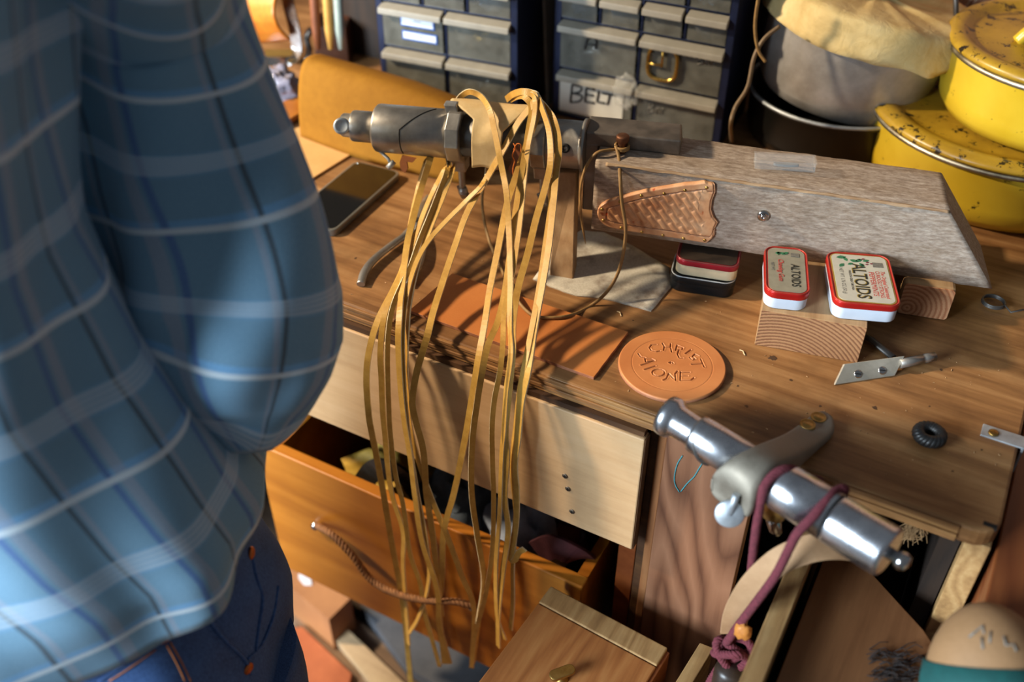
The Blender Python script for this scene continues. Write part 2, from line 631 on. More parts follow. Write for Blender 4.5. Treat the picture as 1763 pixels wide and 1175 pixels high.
mb = MB()
for st in ([(1175, 785), (1166, 800), (1161, 822), (1163, 836), (1170, 848)], [(1172, 847), (1183, 833), (1195, 821), (1203, 808), (1213, 792)]):
    mb.tube(catmull(on_panel(st), 5), 0.0006, 5)
mb.build('pen_mark', pm.mat, dc)
# corner post at the right end
MB().box((0.079, 0.722, -0.90), (0.101, 0.742, -0.0225), TD).build('corner_post', M_strip, dc, bevel=.001)

# upper drawer
ud = MB().box((-1.02, 0.705, -0.2066), (-0.233, 0.719, -0.030), TD).build('drawer', M_drawer, dc, bevel=.0015)
ud['label'] = 'pale plywood drawer front with three screws'
MB().box((-0.2325, 0.7062, -0.206), (-0.2318, 0.7182, -0.0306), TD).build('ply_edge', M_plyedge, ud)
MB().box((-1.02, 0.708, -0.0295), (-0.235, 0.7175, -0.0225), TD).build('ply_edge', M_plyedge, ud)
MB().box((-1.0, 0.72, -0.20), (-0.245, 1.15, -0.19), TD).build('drawer_bottom', M_dark, ud)
MB().box((-0.255, 0.72, -0.19), (-0.245, 1.15, -0.05), TD).build('drawer_side', M_dark, ud)
def screw(parent, c, n, r=0.004, T=TD, m=None, cross=True):
    R = T @ Matrix.Translation(c) @ zaxis(n, (1, 0.3, 0.1)).to_4x4()
    b = MB().lathe([(r, -0.001), (r, 0.0006), (r * 0.75, 0.0012), (0.0, 0.0013)], 18, R)
    b.box((-r * .7, -r * .12, .0012), (r * .7, r * .12, .0016), R, 1)
    if cross:
        b.box((-r * .12, -r * .7, .0012), (r * .12, r * .7, .0016), R, 1)
    return b.build('screw', [m or M_screw, M_black], parent)
for q in ((973, 820), (978, 842), (985, 881)):
    screw(ud, Yp(q[0], q[1], 0.705), (0, -1, 0), 0.0036)

# lower drawer
ld = MB().box((-0.790, 0.690, -0.565), (-0.284, 0.708, -0.292), TD).build('drawer', M_pine, dc, bevel=.002)
ld['label'] = 'orange varnished pine drawer with a rope pull'
MB().box((-0.784, 0.708, -0.55), (-0.770, 1.10, -0.31), TD).build('drawer_side', M_pine, ld)
MB().box((-0.304, 0.708, -0.55), (-0.290, 1.10, -0.31), TD).build('drawer_side', M_pine, ld)
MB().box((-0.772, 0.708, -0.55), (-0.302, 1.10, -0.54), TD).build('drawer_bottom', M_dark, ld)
rope_m = leather('brown_rope', '#5c3a22', '#9a6a40', 120, 0.8, 0.4)
def rope(mb, pts, r, strands=3, pitch=0.02, seg=6, n=10):
    cl = catmull(pts, n)
    L = 0.0
    acc = [0.0]
    for a, b in zip(cl, cl[1:]):
        L += (b - a).length
        acc.append(L)
    # resample evenly
    K = max(12, int(L / (pitch / 9)))
    res, j = [], 0
    for k in range(K + 1):
        d = L * k / K
        while j < len(acc) - 2 and acc[j + 1] < d:
            j += 1
        t = (d - acc[j]) / max(1e-9, acc[j + 1] - acc[j])
        res.append((cl[j].lerp(cl[j + 1], t), d))
    N = None
    frames = []
    for i, (p, d) in enumerate(res):
        t = (res[min(i + 1, K)][0] - res[max(i - 1, 0)][0]).normalized()
        if N is None:
            N = Vector((0, 0, 1)) if abs(t.z) < .9 else Vector((0, 1, 0))
        N = (N - t * N.dot(t)).normalized()
        frames.append((p, d, N.copy(), t.cross(N)))
    for s_ in range(strands):
        q = []
        for p, d, N_, B_ in frames:
            a = 2 * PI * (d / pitch + s_ / strands)
            q.append(p + (N_ * math.cos(a) + B_ * math.sin(a)) * r * 0.5)
        mb.tube(q, r * 0.56, seg)
    return mb
rp = [Yp(545, 905, .682), Yp(570, 920, .672), Yp(605, 955, .668), Yp(640, 1000, .666), (Yp(680, 1022, .666)), Yp(730, 1034, .668), Yp(780, 1036, .675), Yp(815, 1044, .683)]
rope(MB(), [TD @ p for p in rp], 0.0052, 3, 0.018).build('rope_handle', rope_m, ld)
for q in ((545, 904), (815, 1043)):
    R = TD @ Matrix.Translation(Yp(q[0], q[1], .690)) @ zaxis((0, -1, 0)).to_4x4()
    MB().lathe([(.007, 0), (.007, .004), (.0045, .0075), (.0, .0085)], 20, R).build('handle_bolt', M_chrome, ld)

# ------------------------------------------------------------------ things in the lower drawer
def lump(c, rad, amp, seed, nu=26, nv=16, freq=3.0, flatb=None):
    mb = MB()
    rings = []
    for i in range(nv + 1):
        th = PI * (0.02 + 0.96 * i / nv)
        ring = []
        for j in range(nu):
            ph = 2 * PI * j / nu
            d = Vector((math.sin(th) * math.cos(ph), math.sin(th) * math.sin(ph), -math.cos(th)))
            k = 1 + amp * mnoise.noise(d * freq + Vector((seed, seed * 2, 0)))
            p = Vector((d.x * rad[0], d.y * rad[1], d.z * rad[2])) * k
            if flatb is not None:
                p.z = max(p.z, flatb)
            ring.append(p + Vector(c))
        rings.append(ring)
    return mb.loft(rings)
tag(lump((-0.625, 0.78, -0.42), (0.07, 0.05, 0.12), .55, 3.1, freq=2.6).build('leather_glove', leather('yellow_hide', '#8a6a20', '#c09a3a', 25, .6)), 'crumpled yellow leather work glove inside the pine drawer', 'glove')
b = MB()
b.ribbon(catmull([(-0.655, .735, -.36), (-.61, .725, -.285), (-.575, .735, -.29), (-.565, .75, -.34), (-.555, .76, -.42)], 8), .03, .005, (0, -1, .3))
tag(b.build('leather_strap', leather('black_strap', '#12100e', '#2a2622', 30, .4)), 'wide black leather strap looped over the yellow glove', 'strap')
tag(lump((-0.52, .80, -.40), (.06, .06, .11), .5, 9.0, freq=3).build('cloth_bundle', leather('slate_cloth', '#3a424c', '#5a6470', 60, .9)), 'dark slate cloth bundle in the middle of the pine drawer', 'cloth')
tag(lump((-0.415, .79, -.41), (.055, .06, .12), .5, 14.0, freq=3).build('cloth_bundle', leather('blue_grey_cloth', '#7a8496', '#9aa2b4', 60, .9)), 'pale blue grey cloth bundle in the pine drawer', 'cloth')
b = MB(); b.ribbon(catmull([(-.37, .74, -.33), (-.345, .735, -.30), (-.315, .74, -.305), (-.312, .77, -.33), (-.335, .80, -.35), (-.37, .79, -.34)], 8), .034, .005, (0, -1, .2))
tag(b.build('rolled_belt', leather('maroon_belt', '#3c2024', '#5a3034', 40, .5)), 'rolled dark maroon belt at the right end of the pine drawer', 'belt')

# ------------------------------------------------------------------ open drawer at the right with boards in it
od = thing('open_drawer', 'open lower drawer below the aluminium vise holding boards', 'drawer', (0.0, 0.62, -0.30))
TO = Matrix.Translation(-od.location)
MB().box((-0.062, 0.47, -0.26), (-0.043, 1.1, -0.10), TO).build('side_board', M_strip, od, bevel=.001)
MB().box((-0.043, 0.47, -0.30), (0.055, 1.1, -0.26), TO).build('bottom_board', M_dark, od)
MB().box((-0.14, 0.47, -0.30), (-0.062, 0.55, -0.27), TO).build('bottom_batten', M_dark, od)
bp = [P(1458, 940, -.13), P(1590, 1085, -.13)]
pl = MB()
pl.prism([(-0.034, 0.40), (0.085, 0.40), (0.0855, bp[1].y - .012), (bp[1].x, bp[1].y), (bp[0].x, bp[0].y), (-0.034, 0.80)], -0.150, -0.130)
tag(pl.build('plank', M_plank, bevel=.001), 'broad brown plank with a slanted end in the open drawer', 'plank')
sup = MB().box((-0.030, 0.45, -0.26), (-0.012, 0.75, -0.150)).build('batten', M_dark)
tag(sup, 'dark batten under the broad brown plank', 'batten')

# reddish cabinet beside the worktop end
rc = thing('side_cabinet', 'red-brown wooden cabinet at the right end of the workbench', 'cabinet', (0.30, 0.9, -0.9))
TR = Matrix.Translation(-rc.location)
MB().box((0.107, 0.665, -0.9), (0.55, 1.40, -0.052), TR).build('body', M_cherry, rc, bevel=.002)
MB().box((0.1065, 0.66, -0.050), (0.555, 1.40, -0.030), TR).build('top', M_cherry, rc, bevel=.002)

# ------------------------------------------------------------------ chest in front, plywood offcut
ct = thing('wooden_chest', 'narrow wooden chest with a brass knob on its lid', 'chest', (-0.24, 0.55, -0.9))
TC = Matrix.Translation(-ct.location)
zt = -0.285
q0, q1, q2 = P(951, 1006, zt), P(1152, 1112, zt), P(822, 1175, zt)
ex = Vector((q1.x - q0.x, q1.y - q0.y, 0)); W = ex.length; ex.normalize()
ey = Vector((ex.y, -ex.x, 0))
O = Vector((q0.x, q0.y - 0.004, 0))
RT = TC @ Matrix.Translation(O) @ Matrix((ex, -ey, (0, 0, 1))).transposed().to_4x4()
MB().box((0.004, -0.33, -0.90), (W - .002, -0.004, zt - .019), RT).build('body', M_chest, ct, bevel=.002)
MB().box((0, -0.335, zt - .018), (W, -0.0285, zt), RT).build('lid', M_chest, ct, bevel=.0015)
MB().box((0, -0.0275, zt - .018), (W, 0.0, zt + .0012), RT).build('lid_batten', M_strip, ct, bevel=.0015)
MB().box((W - .001, -0.335, zt - .12), (W + .004, -0.002, zt - .003), RT).build('side_trim', M_cherry, ct, bevel=.001)
kb = RT.inverted() @ (TC @ P(968, 1160, zt + .01))
KT = RT @ Matrix.Translation((kb.x, kb.y, zt))
kn = MB().lathe([(.008, 0), (.0065, .002), (.0045, .006), (.006, .009)], 20, KT)
kn.prism(rrect(.013, .030, .006), .009, .0135, KT @ Matrix.Rotation(-.6, 4, 'Z'))
kn.build('knob', M_brass, ct, bevel=.001)
mb = MB()
a, b2, c2 = P(1205, 1107, -.26), P(1229, 1116, -.26), P(1160, 1180, -.26)
d_ = (c2 - a)
hv = [a + d_ * 1.5 + Vector((0, 0, -.64)), b2 + d_ * 1.5 + Vector((0, 0, -.64)), b2 + Vector((0, 0, -.64)), a + Vector((0, 0, -.64)), a + d_ * 1.5, b2 + d_ * 1.5, b2, a]
tag(mb.hexa(hv).build('plywood_offcut', M_strip, bevel=.001), 'pale plywood offcut standing beside the chest and the panel', 'board')

# ------------------------------------------------------------------ weathered beam and its supports
A = Vector((-0.3985, 0.9157, 0.0))
uu = Vector((0.958, 0.2868, 0)).normalized()
nn = Vector((-uu.y, uu.x, 0))
TB = Matrix.Translation(A) @ Matrix((uu, nn, (0, 0, 1))).transposed().to_4x4()
RB = Matrix((uu, nn, (0, 0, 1))).transposed()

def beam_z(x):
    return 0.0575 - 0.0385 * x
bm_t = thing('timber_beam', 'weathered grey timber beam with a slanted end lying across blocks', 'beam', A, RB)
mb = MB()
NX, PER = 70, []
def beam_ring(f):
    ring = []
    for (y, t) in [(0, 0), (0, .15), (0, .3), (0, .45), (0, .6), (0, .75), (0, .88), (0.0, .97), (.003, 1.0), (.02, 1.0), (.045, 1.0), (.07, 1.0), (.086, 1.0), (.0895, .96), (.0895, .5), (.0895, 0), (.045, 0)]:
        ln = 0.4535 - t * 0.069
        x = f * ln
        z = beam_z(x) + t * 0.089
        nz = mnoise.noise(Vector((x * 28, y * 60, t * 6))) * .0011 + mnoise.noise(Vector((x * 90, y * 120, t * 22 + 5))) * .0005
        dy = (-nz if y < .002 else (nz if y > .088 else 0))
        dz = nz if t >= .97 else 0
        ring.append((x, y + dy, z + dz))
    return ring
mb.loft([beam_ring(i / NX) for i in range(NX + 1)])
mb.build('timber', M_grey, bm_t)
# pale splintered arris along the upper front edge
sp_ = MB()
pr = []
for i in range(121):
    x = .012 + .372 * i / 120
    zt_ = beam_z(x) + .089
    w1 = .0042 * max(0, mnoise.noise(Vector((x * 38, 1, 0))) + .12)
    w2 = .0030 * max(0, mnoise.noise(Vector((x * 52, 7, 0))) + .10)
    pr.append([(x, -.0010, zt_ - .0004 - w1), (x, -.0008, zt_ - .0012), (x, .0010, zt_ + .0005), (x, .0014 + w2, zt_ + .0007), (x, .003, zt_ - .002)])
sp_.loft(pr)
sp_.build('splintered_arris', wood('fresh_splinter', '#8a6c50', '#a68a6c', '#bfa484', 0, 2.0, .8, .6), bm_t)
# bolt with washer in the front face
cb = TB.inverted() @ Pl(1314, 371, A, nn)
R = Matrix.Translation((cb.x, -0.0008, cb.z)) @ zaxis((0, -1, 0)).to_4x4()
bo = MB().lathe([(.0068, 0), (.0068, .0012), (.0052, .0022), (.0034, .0022)], 24, R)
bo.lathe([(.0034, .0012), (.0034, .004), (.0028, .0046), (.0012, .0046), (.0012, .003), (0, .003)], 6, R)
bo.build('bolt', M_chrome, bm_t)

bk = thing('wood_block', 'brown softwood block with curved end grain carrying the red tins', 'block', (-0.1757, 0.8725, 0), (0, 0, math.radians(12.5)))
MB().box((0, 0.0006, 0), (0.110, 0.24, 0.0480)).build('timber', M_blockside, bk, bevel=.001)
MB().box((0.0005, 0.0, 0.0004), (0.1095, 0.0012, 0.0476)).build('end_face', M_block, bk)
b2 = thing('wood_block', 'small orange softwood block under the slanted beam end', 'block', (-0.052, 1.006, 0), (0, 0, math.radians(14)))
MB().box((0, 0.0006, 0), (0.056, 0.16, 0.0432)).build('timber', M_blockside, b2, bevel=.004)
MB().prism(rrect(0.054, 0.041, .004), -0.0008, 0.0008, Matrix.Translation((.028, 0.0004, .0216)) @ Matrix.Rotation(PI / 2, 4, 'X')).build('end_face', M_block2, b2)

# leaning wooden prop under the steel spindle
tp = [P(957, 297, .108), P(992, 298, .108)]
bs = [P(946, 477), P(987, 484)]
dk = Vector((-.01, .03, 0))
st = MB().hexa([bs[0], bs[1], bs[1] + dk, bs[0] + dk, tp[0], tp[1], tp[1] + dk, tp[0] + dk])
tag(st.build('wooden_prop', M_stake, bevel=.0015), 'short pale wooden prop standing under the steel spindle', 'prop')

# canvas scrap under the prop
def sheet(outline, z, th, amp=0.0, seed=0.0, n=None):
    mb = MB()
    c = sum(outline, Vector()) / len(outline)
    m = len(outline)
    K = 8
    top = []
    for i in range(K + 1):
        ring = []
        for p in outline:
            q = c.lerp(p, i / K)
            q = Vector((q.x, q.y, z + th + amp * (0.5 + 0.5 * mnoise.noise(Vector((q.x * 30, q.y * 30, seed)))) * (1 if i else 1)))
            ring.append(q)
        top.append(ring)
    mb.loft(top, False, False)
    mb.loft([top[-1], [Vector((p.x, p.y, z)) for p in outline]], False, True, smooth=False)
    return mb
def ragged(pts, n=5, amp=.0012):
    out = []
    for a, b in zip(pts, pts[1:] + pts[:1]):
        for k in range(n):
            q = a.lerp(b, k / n)
            out.append(q + Vector((random.uniform(-amp, amp), random.uniform(-amp, amp), 0)))
    return out
cv = NT('canvas')
cn = cv.noise(cv.co(), 22, 6, .65)
wv = cv.noise(cv.co(), 500, 2, .5)
cv.set(cv.mix(cv.ramp(cn, [(.5, 0.0), (.68, .75)]), cv.ramp(wv, [(.3, '#b9b2a2'), (.7, '#cdc7ba')]), '#6a5648'), .9)
cv.bump(wv, .3, .0004)
cpts = [P(918, 482), P(950, 496), P(993, 511), P(1041, 516), P(1082, 527), P(1120, 538), P(1158, 494), P(1150, 462), P(1090, 425), P(1040, 402), P(1000, 398), P(950, 430)]
tag(sheet(ragged(cpts, 4, .0009), 0.0002, .0009, .0012).build('canvas_scrap', cv.mat), 'stained off-white canvas scrap under the wooden prop', 'cloth')

# ------------------------------------------------------------------ steel spindle vise on the beam's left end
sv = thing('spindle_vise', 'steel spindle vise with clamp collars bolted to the grey beam', 'vise', A, RB)
# L-shaped steel bracket in the beam's frame
M_gun = metal('gun_steel', '#625c56', '#8a8078', .42, 30, .15, None, .7)
br = MB()
br.hexa([(-.0175, .036, .1468), (.0915, .040, .1435), (.0915, .082, .1435), (-.0195, .078, .1468), (-.0175, .036, .1640), (.0915, .040, .1628), (.0885, .082, .1628), (-.019, .078, .1640)])
br.hexa([(-.0175, .036, .060), (-.0012, .036, .060), (-.0012, .080, .060), (-.0175, .080, .060), (-.0175, .036, .150), (-.0012, .036, .150), (-.0012, .080, .150), (-.0175, .080, .150)])
br.build('bracket', M_gun, sv, bevel=.002)
# bolt stub that the cord hangs from
bst = Vector((.026, .030, .150))
sb = MB().lathe([(.0050, -.004), (.0050, .010), (.0075, .010), (.0075, .0165), (.0055, .018), (0, .018)], 18, Matrix.Translation(bst))
sb.build('bolt', metal('rusty_bolt', '#6a4632', '#8a6450', .5), sv, bevel=.0006)

SR, SL = Vector((-.4275, .9573, .1400)), Vector((-.722, .877, .130))
ax = (SR - SL).normalized()
S_LEN = (SR - SL).length
side = Vector((ax.y, -ax.x, 0)).normalized()          # towards the viewer
upx = side.cross(ax).normalized()
if upx.z < 0:
    upx = -upx
TS = RB.to_4x4()
INV = (Matrix.Translation(A) @ RB.to_4x4()).inverted()
MS = Matrix((side, upx, ax)).transposed().to_4x4()
MS = INV @ Matrix.Translation(SL) @ MS                 # local: x to viewer, y up, z along the spindle (s)

def sp(s, th, r):
    """point on the spindle: s along, th from top towards the viewer"""
    return MS @ Vector((math.sin(th) * r, math.cos(th) * r, s))
MB().lathe([(.0135, .000), (.0145, .002), (.0145, .014), (.0185, .014), (.019, .016), (.019, .046)], 40, MS).build('nose', M_steel, sv)
MB().lathe([(.0272, .0455), (.0288, .0470), (.0292, .0490), (.0292, .1380), (.027, .139)], 56, MS).build('sleeve', M_steel, sv)
MB().lathe([(.0252, .138), (.0252, .245)], 48, MS).build('inner_rod', M_steel_d, sv)
MB().lathe([(.0275, .255), (.0280, .257), (.0280, .298), (.0285, .300), (.031, .3005), (.0315, .305)], 48, MS).build('tail_tube', M_steel, sv)
# diagonal slit
slit = [sp(.1215 - .038 * t, math.radians(-8 + 70 * t), .02935) for t in np.linspace(0, 1, 14)] + [sp(.0835, math.radians(62 + k), .02935) for k in (10, 25, 40, 55, 70)]
MB().ribbon(slit, .0021, .0006, (1, 0, 0)) if False else None
rg = MB()
v = []
for i, p in enumerate(slit):
    v.append(p)
rg.tube(v, .00085, 6)
rg.build('slit', M_black, sv)
# cross bolt at the nose
bc = MS @ Vector((.010, .0035, .003))
vd = (INV.to_3x3() @ (Vector(_C) - (SL))).normalized()
R = Matrix.Translation(bc) @ zaxis(vd, (0, 0, 1)).to_4x4()
MB().lathe([(.0058, -.018), (.0058, .006), (.0098, .0062), (.0102, .0075), (.0102, .0115), (.0085, .0128), (.0065, .0128), (.006, .0124), (0, .0124)], 28, R).build('cross_bolt', M_zinc, sv)
# little hanging pin under the sleeve
MB().tube([sp(.052, math.radians(140), .028), sp(.062, math.radians(150), .036), sp(.064, math.radians(150), .040)], .002, 8).lathe([(0, -.003), (.006, -.003), (.006, .003), (0, .003)], 14, MS @ Matrix.Translation(Vector((math.sin(2.6) * .043, math.cos(2.6) * .043, .066))) @ Matrix.Rotation(.8, 4, 'X')).build('pin', M_zinc, sv)

def collar(s0, s1, r, name='clamp_collar'):
    prof = [(math.sin(2 * PI * (k + .5) / 10) * r, math.cos(2 * PI * (k + .5) / 10) * r) for k in range(10)]
    mb = MB()
    mb.prism(prof, s0, s1, MS)
    mb.hexa([MS @ Vector(p) for p in [(-.009, -.046, s0), (.009, -.046, s0), (.013, -.024, s0), (-.013, -.024, s0), (-.009, -.046, s1), (.009, -.046, s1), (.013, -.024, s1), (-.013, -.024, s1)]])
    mb.hexa([MS @ Vector(p) for p in [(-.006, .024, s0 - .002), (.006, .024, s0 - .002), (.006, .041, s0 - .006), (-.006, .041, s0 - .006), (-.006, .024, s1 - .004), (.006, .024, s1 - .004), (.006, .041, s0 + .010), (-.006, .041, s0 + .010)]])
    c = mb.build(name, M_steel, sv, bevel=.0015)
    sc = (s0 + s1) / 2
    t = MB()
    prof = []
    for k in range(22):
        prof.append((.0042 if k % 2 else .0036, -.046 - k * .0012))
    t.lathe([(r_, z_) for r_, z_ in prof][::-1], 14, MS @ Matrix.Translation((0, 0, sc)) @ Matrix.Rotation(-PI / 2, 4, 'X'))
    t.tube([MS @ Vector(p) for p in [(0, -.071, sc), (.001, -.078, sc + .001), (.002, -.086, sc + .003)]], [.0052, .0065, .0045], 10, flat=.6)
    t.tube([MS @ Vector(p) for p in [(-.006, -.074, sc - .007), (0, -.080, sc), (.003, -.080, sc + .007)]], [.003, .0052, .0035], 10, flat=.6)
    t.build('thumb_screw', M_steel, c)
collar(.140, .157, .0345)
collar(.242, .260, .0330)
# set screw in the tail tube
p0 = sp(.284, math.radians(72), .0278)
dirn = (sp(.284, math.radians(72), .04) - p0).normalized()
MB().lathe([(.0055, -.002), (.0055, .0012), (.0042, .0018), (.0026, .0018), (.0022, .0), (0, .0)], 18, Matrix.Translation(p0) @ zaxis(dirn).to_4x4()).build('set_screw', M_black, sv)

# pale leather patch draped over the spindle
M_raw = leather('rawhide', '#bfa06a', '#d6bd8e', 35, .7, .25)
def patch(a, b):
    th = math.radians(-28 + 128 * a) if a < .8 else math.radians(-28 + 128 * .8)
    r = .0325 + .008 * max(0, 1 - a * 2.2) + .003 * a
    l = .138 + .034 * min(1, max(0, (a - .12) / .33)) + .003 * a
    rr = .243 - .030 * min(1, max(0, (a - .1) / .5)) - .004 * a
    s_ = l + (rr - l) * b
    p = sp(s_, th, r)
    w = sp(s_, th, r)
    if a > .8:
        w = w + Vector((0, -.002, -.030)) * ((a - .8) / .2)
    w = (Matrix.Translation(A) @ RB.to_4x4()) @ w
    return w + Vector((0, 0, .0012 * math.sin(b * 7 + a * 5)))
lp = MB().grid(patch, 40, 24)
po = lp.build('leather_patch', M_raw, solid=.0028)
tag(po, 'pale rawhide patch draped over the steel spindle', 'leather')

# ------------------------------------------------------------------ laces hanging from the spindle
M_lace = leather('yellow_lace', '#ad7f30', '#d0a552', 60, .5, .12, 400)
M_laceE = leather('pale_lace_edge', '#d8c8a0', '#ecdfc0', 60, .6, .1, 400)
def lace_y(px, py):
    e = 516 + (px - 590) * .36                # where the bench edge runs below this lace
    DY = [(150, .940), (190, .928), (235, .908), (275, .892), (310, .884), (e - 8, .705), (e + 40, .692), (700 + (px - 640) * .2, .682), (1180, .670)]
    for (a, ya), (b, yb) in zip(DY, DY[1:]):
        if py <= b:
            return ya + (yb - ya) * max(0, (py - a)) / (b - a)
    return DY[-1][1]
LACES = [
 ('leftmost lace bulging furthest out over the bench edge', [(735, 276), (722, 320), (709, 375), (702, 420), (694, 460), (677, 500), (650, 554), (635, 609), (631, 656), (635, 715), (640, 745), (650, 795), (662, 861), (674, 933), (690, 1017), (698, 1080), (708, 1185)], 0.3, 0),
 ('second lace from the left, close beside the leftmost one', [(767, 288), (749, 324), (734, 357), (716, 405), (700, 455), (672, 513), (660, 554), (655, 609), (657, 656), (659, 707), (663, 750), (668, 806), (676, 857), (694, 916), (694, 975), (700, 1059), (704, 1110)], .9, 1),
 ('third lace from the left, trailing off to the right at its foot', [(771, 290), (757, 328), (742, 366), (722, 415), (706, 460), (679, 520), (669, 568), (667, 622), (669, 690), (672, 745), (681, 819), (694, 870), (706, 954), (723, 1004), (732, 1059), (757, 1148)], -.5, 2),
 ('lace falling straight from the left collar down past the drawer', [(741, 272), (727, 318), (714, 366), (703, 410), (697, 450), (692, 500), (688, 541), (686, 588), (689, 656), (696, 724), (706, 785), (715, 857), (727, 933), (753, 1017), (757, 1080), (774, 1143)], .2, 0),
 ('lace crossing from the left collar to the foot of the rope pull', [(779, 292), (764, 334), (746, 380), (729, 425), (717, 466), (706, 520), (701, 568), (699, 622), (701, 673), (706, 735), (723, 802), (744, 861), (770, 924), (795, 992), (816, 1050), (812, 1150)], .6, 1),
 ('long slanting lace that crosses the rawhide patch', [(884, 164), (905, 158), (922, 165), (915, 183), (892, 212), (861, 268), (836, 311), (805, 365), (783, 425), (759, 496), (745, 541), (735, 581), (718, 639), (710, 690), (715, 722), (729, 777), (734, 848), (744, 916), (752, 983), (760, 1060)], .35, 0),
 ('lace running from under the rawhide patch into the left bundle', [(834, 313), (800, 349), (769, 380), (737, 416), (716, 455), (700, 510), (693, 570), (694, 640), (698, 700), (706, 770), (719, 850), (734, 930), (738, 1000), (722, 1060), (705, 1090)], 1.2, 2),
 ('lace looping over the rawhide patch before it drops', [(786, 176), (796, 164), (810, 158), (829, 167), (843, 189), (851, 222), (859, 263), (866, 298), (872, 332), (876, 390), (878, 440), (879, 486), (878, 554), (880, 609), (872, 673), (868, 740), (864, 785), (860, 891), (854, 975), (856, 1059), (869, 1101)], .9, 1),
 ('broad pale lace in the front of the right bundle', [(872, 171), (884, 162), (900, 158), (918, 163), (928, 178), (925, 198), (912, 234), (892, 293), (873, 352), (857, 432), (844, 496), (834, 561), (823, 622), (813, 684), (800, 760), (782, 848), (764, 916), (761, 992), (757, 1059), (765, 1143)], .1, 0),
 ('lace just behind the broad pale one in the right bundle', [(880, 172), (892, 166), (904, 168), (915, 186), (910, 224), (902, 275), (893, 330), (884, 390), (877, 445), (869, 503), (857, 554), (840, 595), (830, 643), (822, 690), (813, 764), (812, 848), (822, 924), (833, 1000), (824, 1067), (814, 1143)], -.4, 1),
 ('lace in the middle of the right bundle hanging to the chest', [(890, 166), (906, 161), (920, 168), (920, 200), (910, 250), (903, 310), (897, 370), (889, 430), (878, 493), (868, 541), (866, 588), (861, 639), (851, 690), (847, 740), (848, 800), (850, 870), (847, 954), (835, 1030), (818, 1093), (812, 1150)], .2, 2),
 ('lace bowing to the right and back across the bundle', [(906, 164), (923, 162), (935, 191), (946, 229), (948, 278), (940, 319), (923, 377), (909, 435), (892, 496), (883, 554), (882, 609), (876, 673), (870, 740), (872, 785), (869, 857), (875, 916), (866, 983), (858, 1059), (858, 1114)], .8, 0),
 ('second lace from the right, white edged', [(912, 166), (928, 173), (944, 192), (954, 222), (957, 256), (953, 298), (948, 360), (940, 418), (929, 493), (917, 561), (905, 622), (895, 673), (888, 735), (881, 806), (888, 891), (883, 975), (883, 1038), (879, 1084)], 1.1, 1),
 ('rightmost lace with a curled end beside the maroon belt', [(918, 172), (934, 182), (951, 202), (960, 232), (962, 262), (957, 300), (953, 350), (945, 425), (934, 493), (923, 554), (911, 633), (899, 690), (893, 750), (887, 800), (890, 850), (888, 905), (880, 960), (886, 965), (893, 952), (903, 946)], .7, 0),
]
for i, (lab, pts, tw, kind) in enumerate(LACES):
    off = (i % 4 - 1.5) * 0.0022
    world_pts = []
    for k, (x, y) in enumerate(pts):
        yy = lace_y(x, y)
        if i == 7 and 185 < y < 340:
            yy -= .012
        if k == 0 and y < 200:
            yy += .030
        elif k == 1 and y < 200:
            yy += .012
        world_pts.append(Yp(x, y, yy - (off if y < 560 else off + .003)))
    if pts[0][1] > 230:
        x0, y0 = pts[0]
        world_pts = [Yp(x0 + 10, y0 - 48, .955), Yp(x0 + 5, y0 - 26, .945)] + world_pts
    cl = catmull(world_pts, 7)
    mb = MB()
    w = (.0076, .0068, .0058)[kind]
    mb.ribbon(cl, w, .0019, (0.35, -1, .35), 0, 1, twist=lambda t, tw=tw, i=i: tw * .45 + .35 * math.sin(t * 6 + i * 1.3))
    tag(mb.build('leather_lace', [M_lace, M_laceE]), 'yellow leather ' + lab, 'lace', 'yellow leather laces hanging from the spindle')

# brown cord tied round the bolt stub and looping over the bench
M_cord = leather('brown_cord', '#7a5a34', '#a8844e', 80, .6, .2)
wb_ = lambda p: TB @ Vector(p)
tie = [wb_(bst + Vector((.0075 * math.cos(a), .0075 * math.sin(a), .002 + .004 * a / 12))) for a in np.linspace(-2.6, 10, 26)]
cd = MB()
cd.tube(tie, .0018, 8)
rb = [tie[-1]] + [Yp(1066, 275, .935), Yp(1068, 310, .912), Yp(1071, 350, .905), Yp(1077, 390, .898), Yp(1075, 425, .890), Yp(1064, 470, .88), Yp(1043, 505, .862), Yp(1012, 530, .845), P(976, 545, .006), P(930, 547, .006), P(908, 537, .007), P(884, 507, .010), Yp(864, 466, .86), Yp(841, 411, .90), Yp(831, 362, .93), Yp(832, 325, .96), Yp(842, 285, .99)]
cd.tube(catmull(rb, 8), .0021, 8, flat=.7)
lb = [tie[0]] + [Yp(1030, 262, .928), Yp(1013, 280, .920), Yp(1003, 305, .915), Yp(999, 330, .912), Yp(1000, 365, .910), Yp(1004, 395, .908), Yp(1008, 420, .906)]
cd.tube(catmull(lb, 8), [.0021] * (len(lb) * 8 - 15) + [.0021 - .0015 * k / 7 for k in range(8)], 8, flat=.7)
tag(cd.build('brown_lacing', M_cord), 'thin brown leather cord knotted round the bolt and looping over the leather', 'cord')

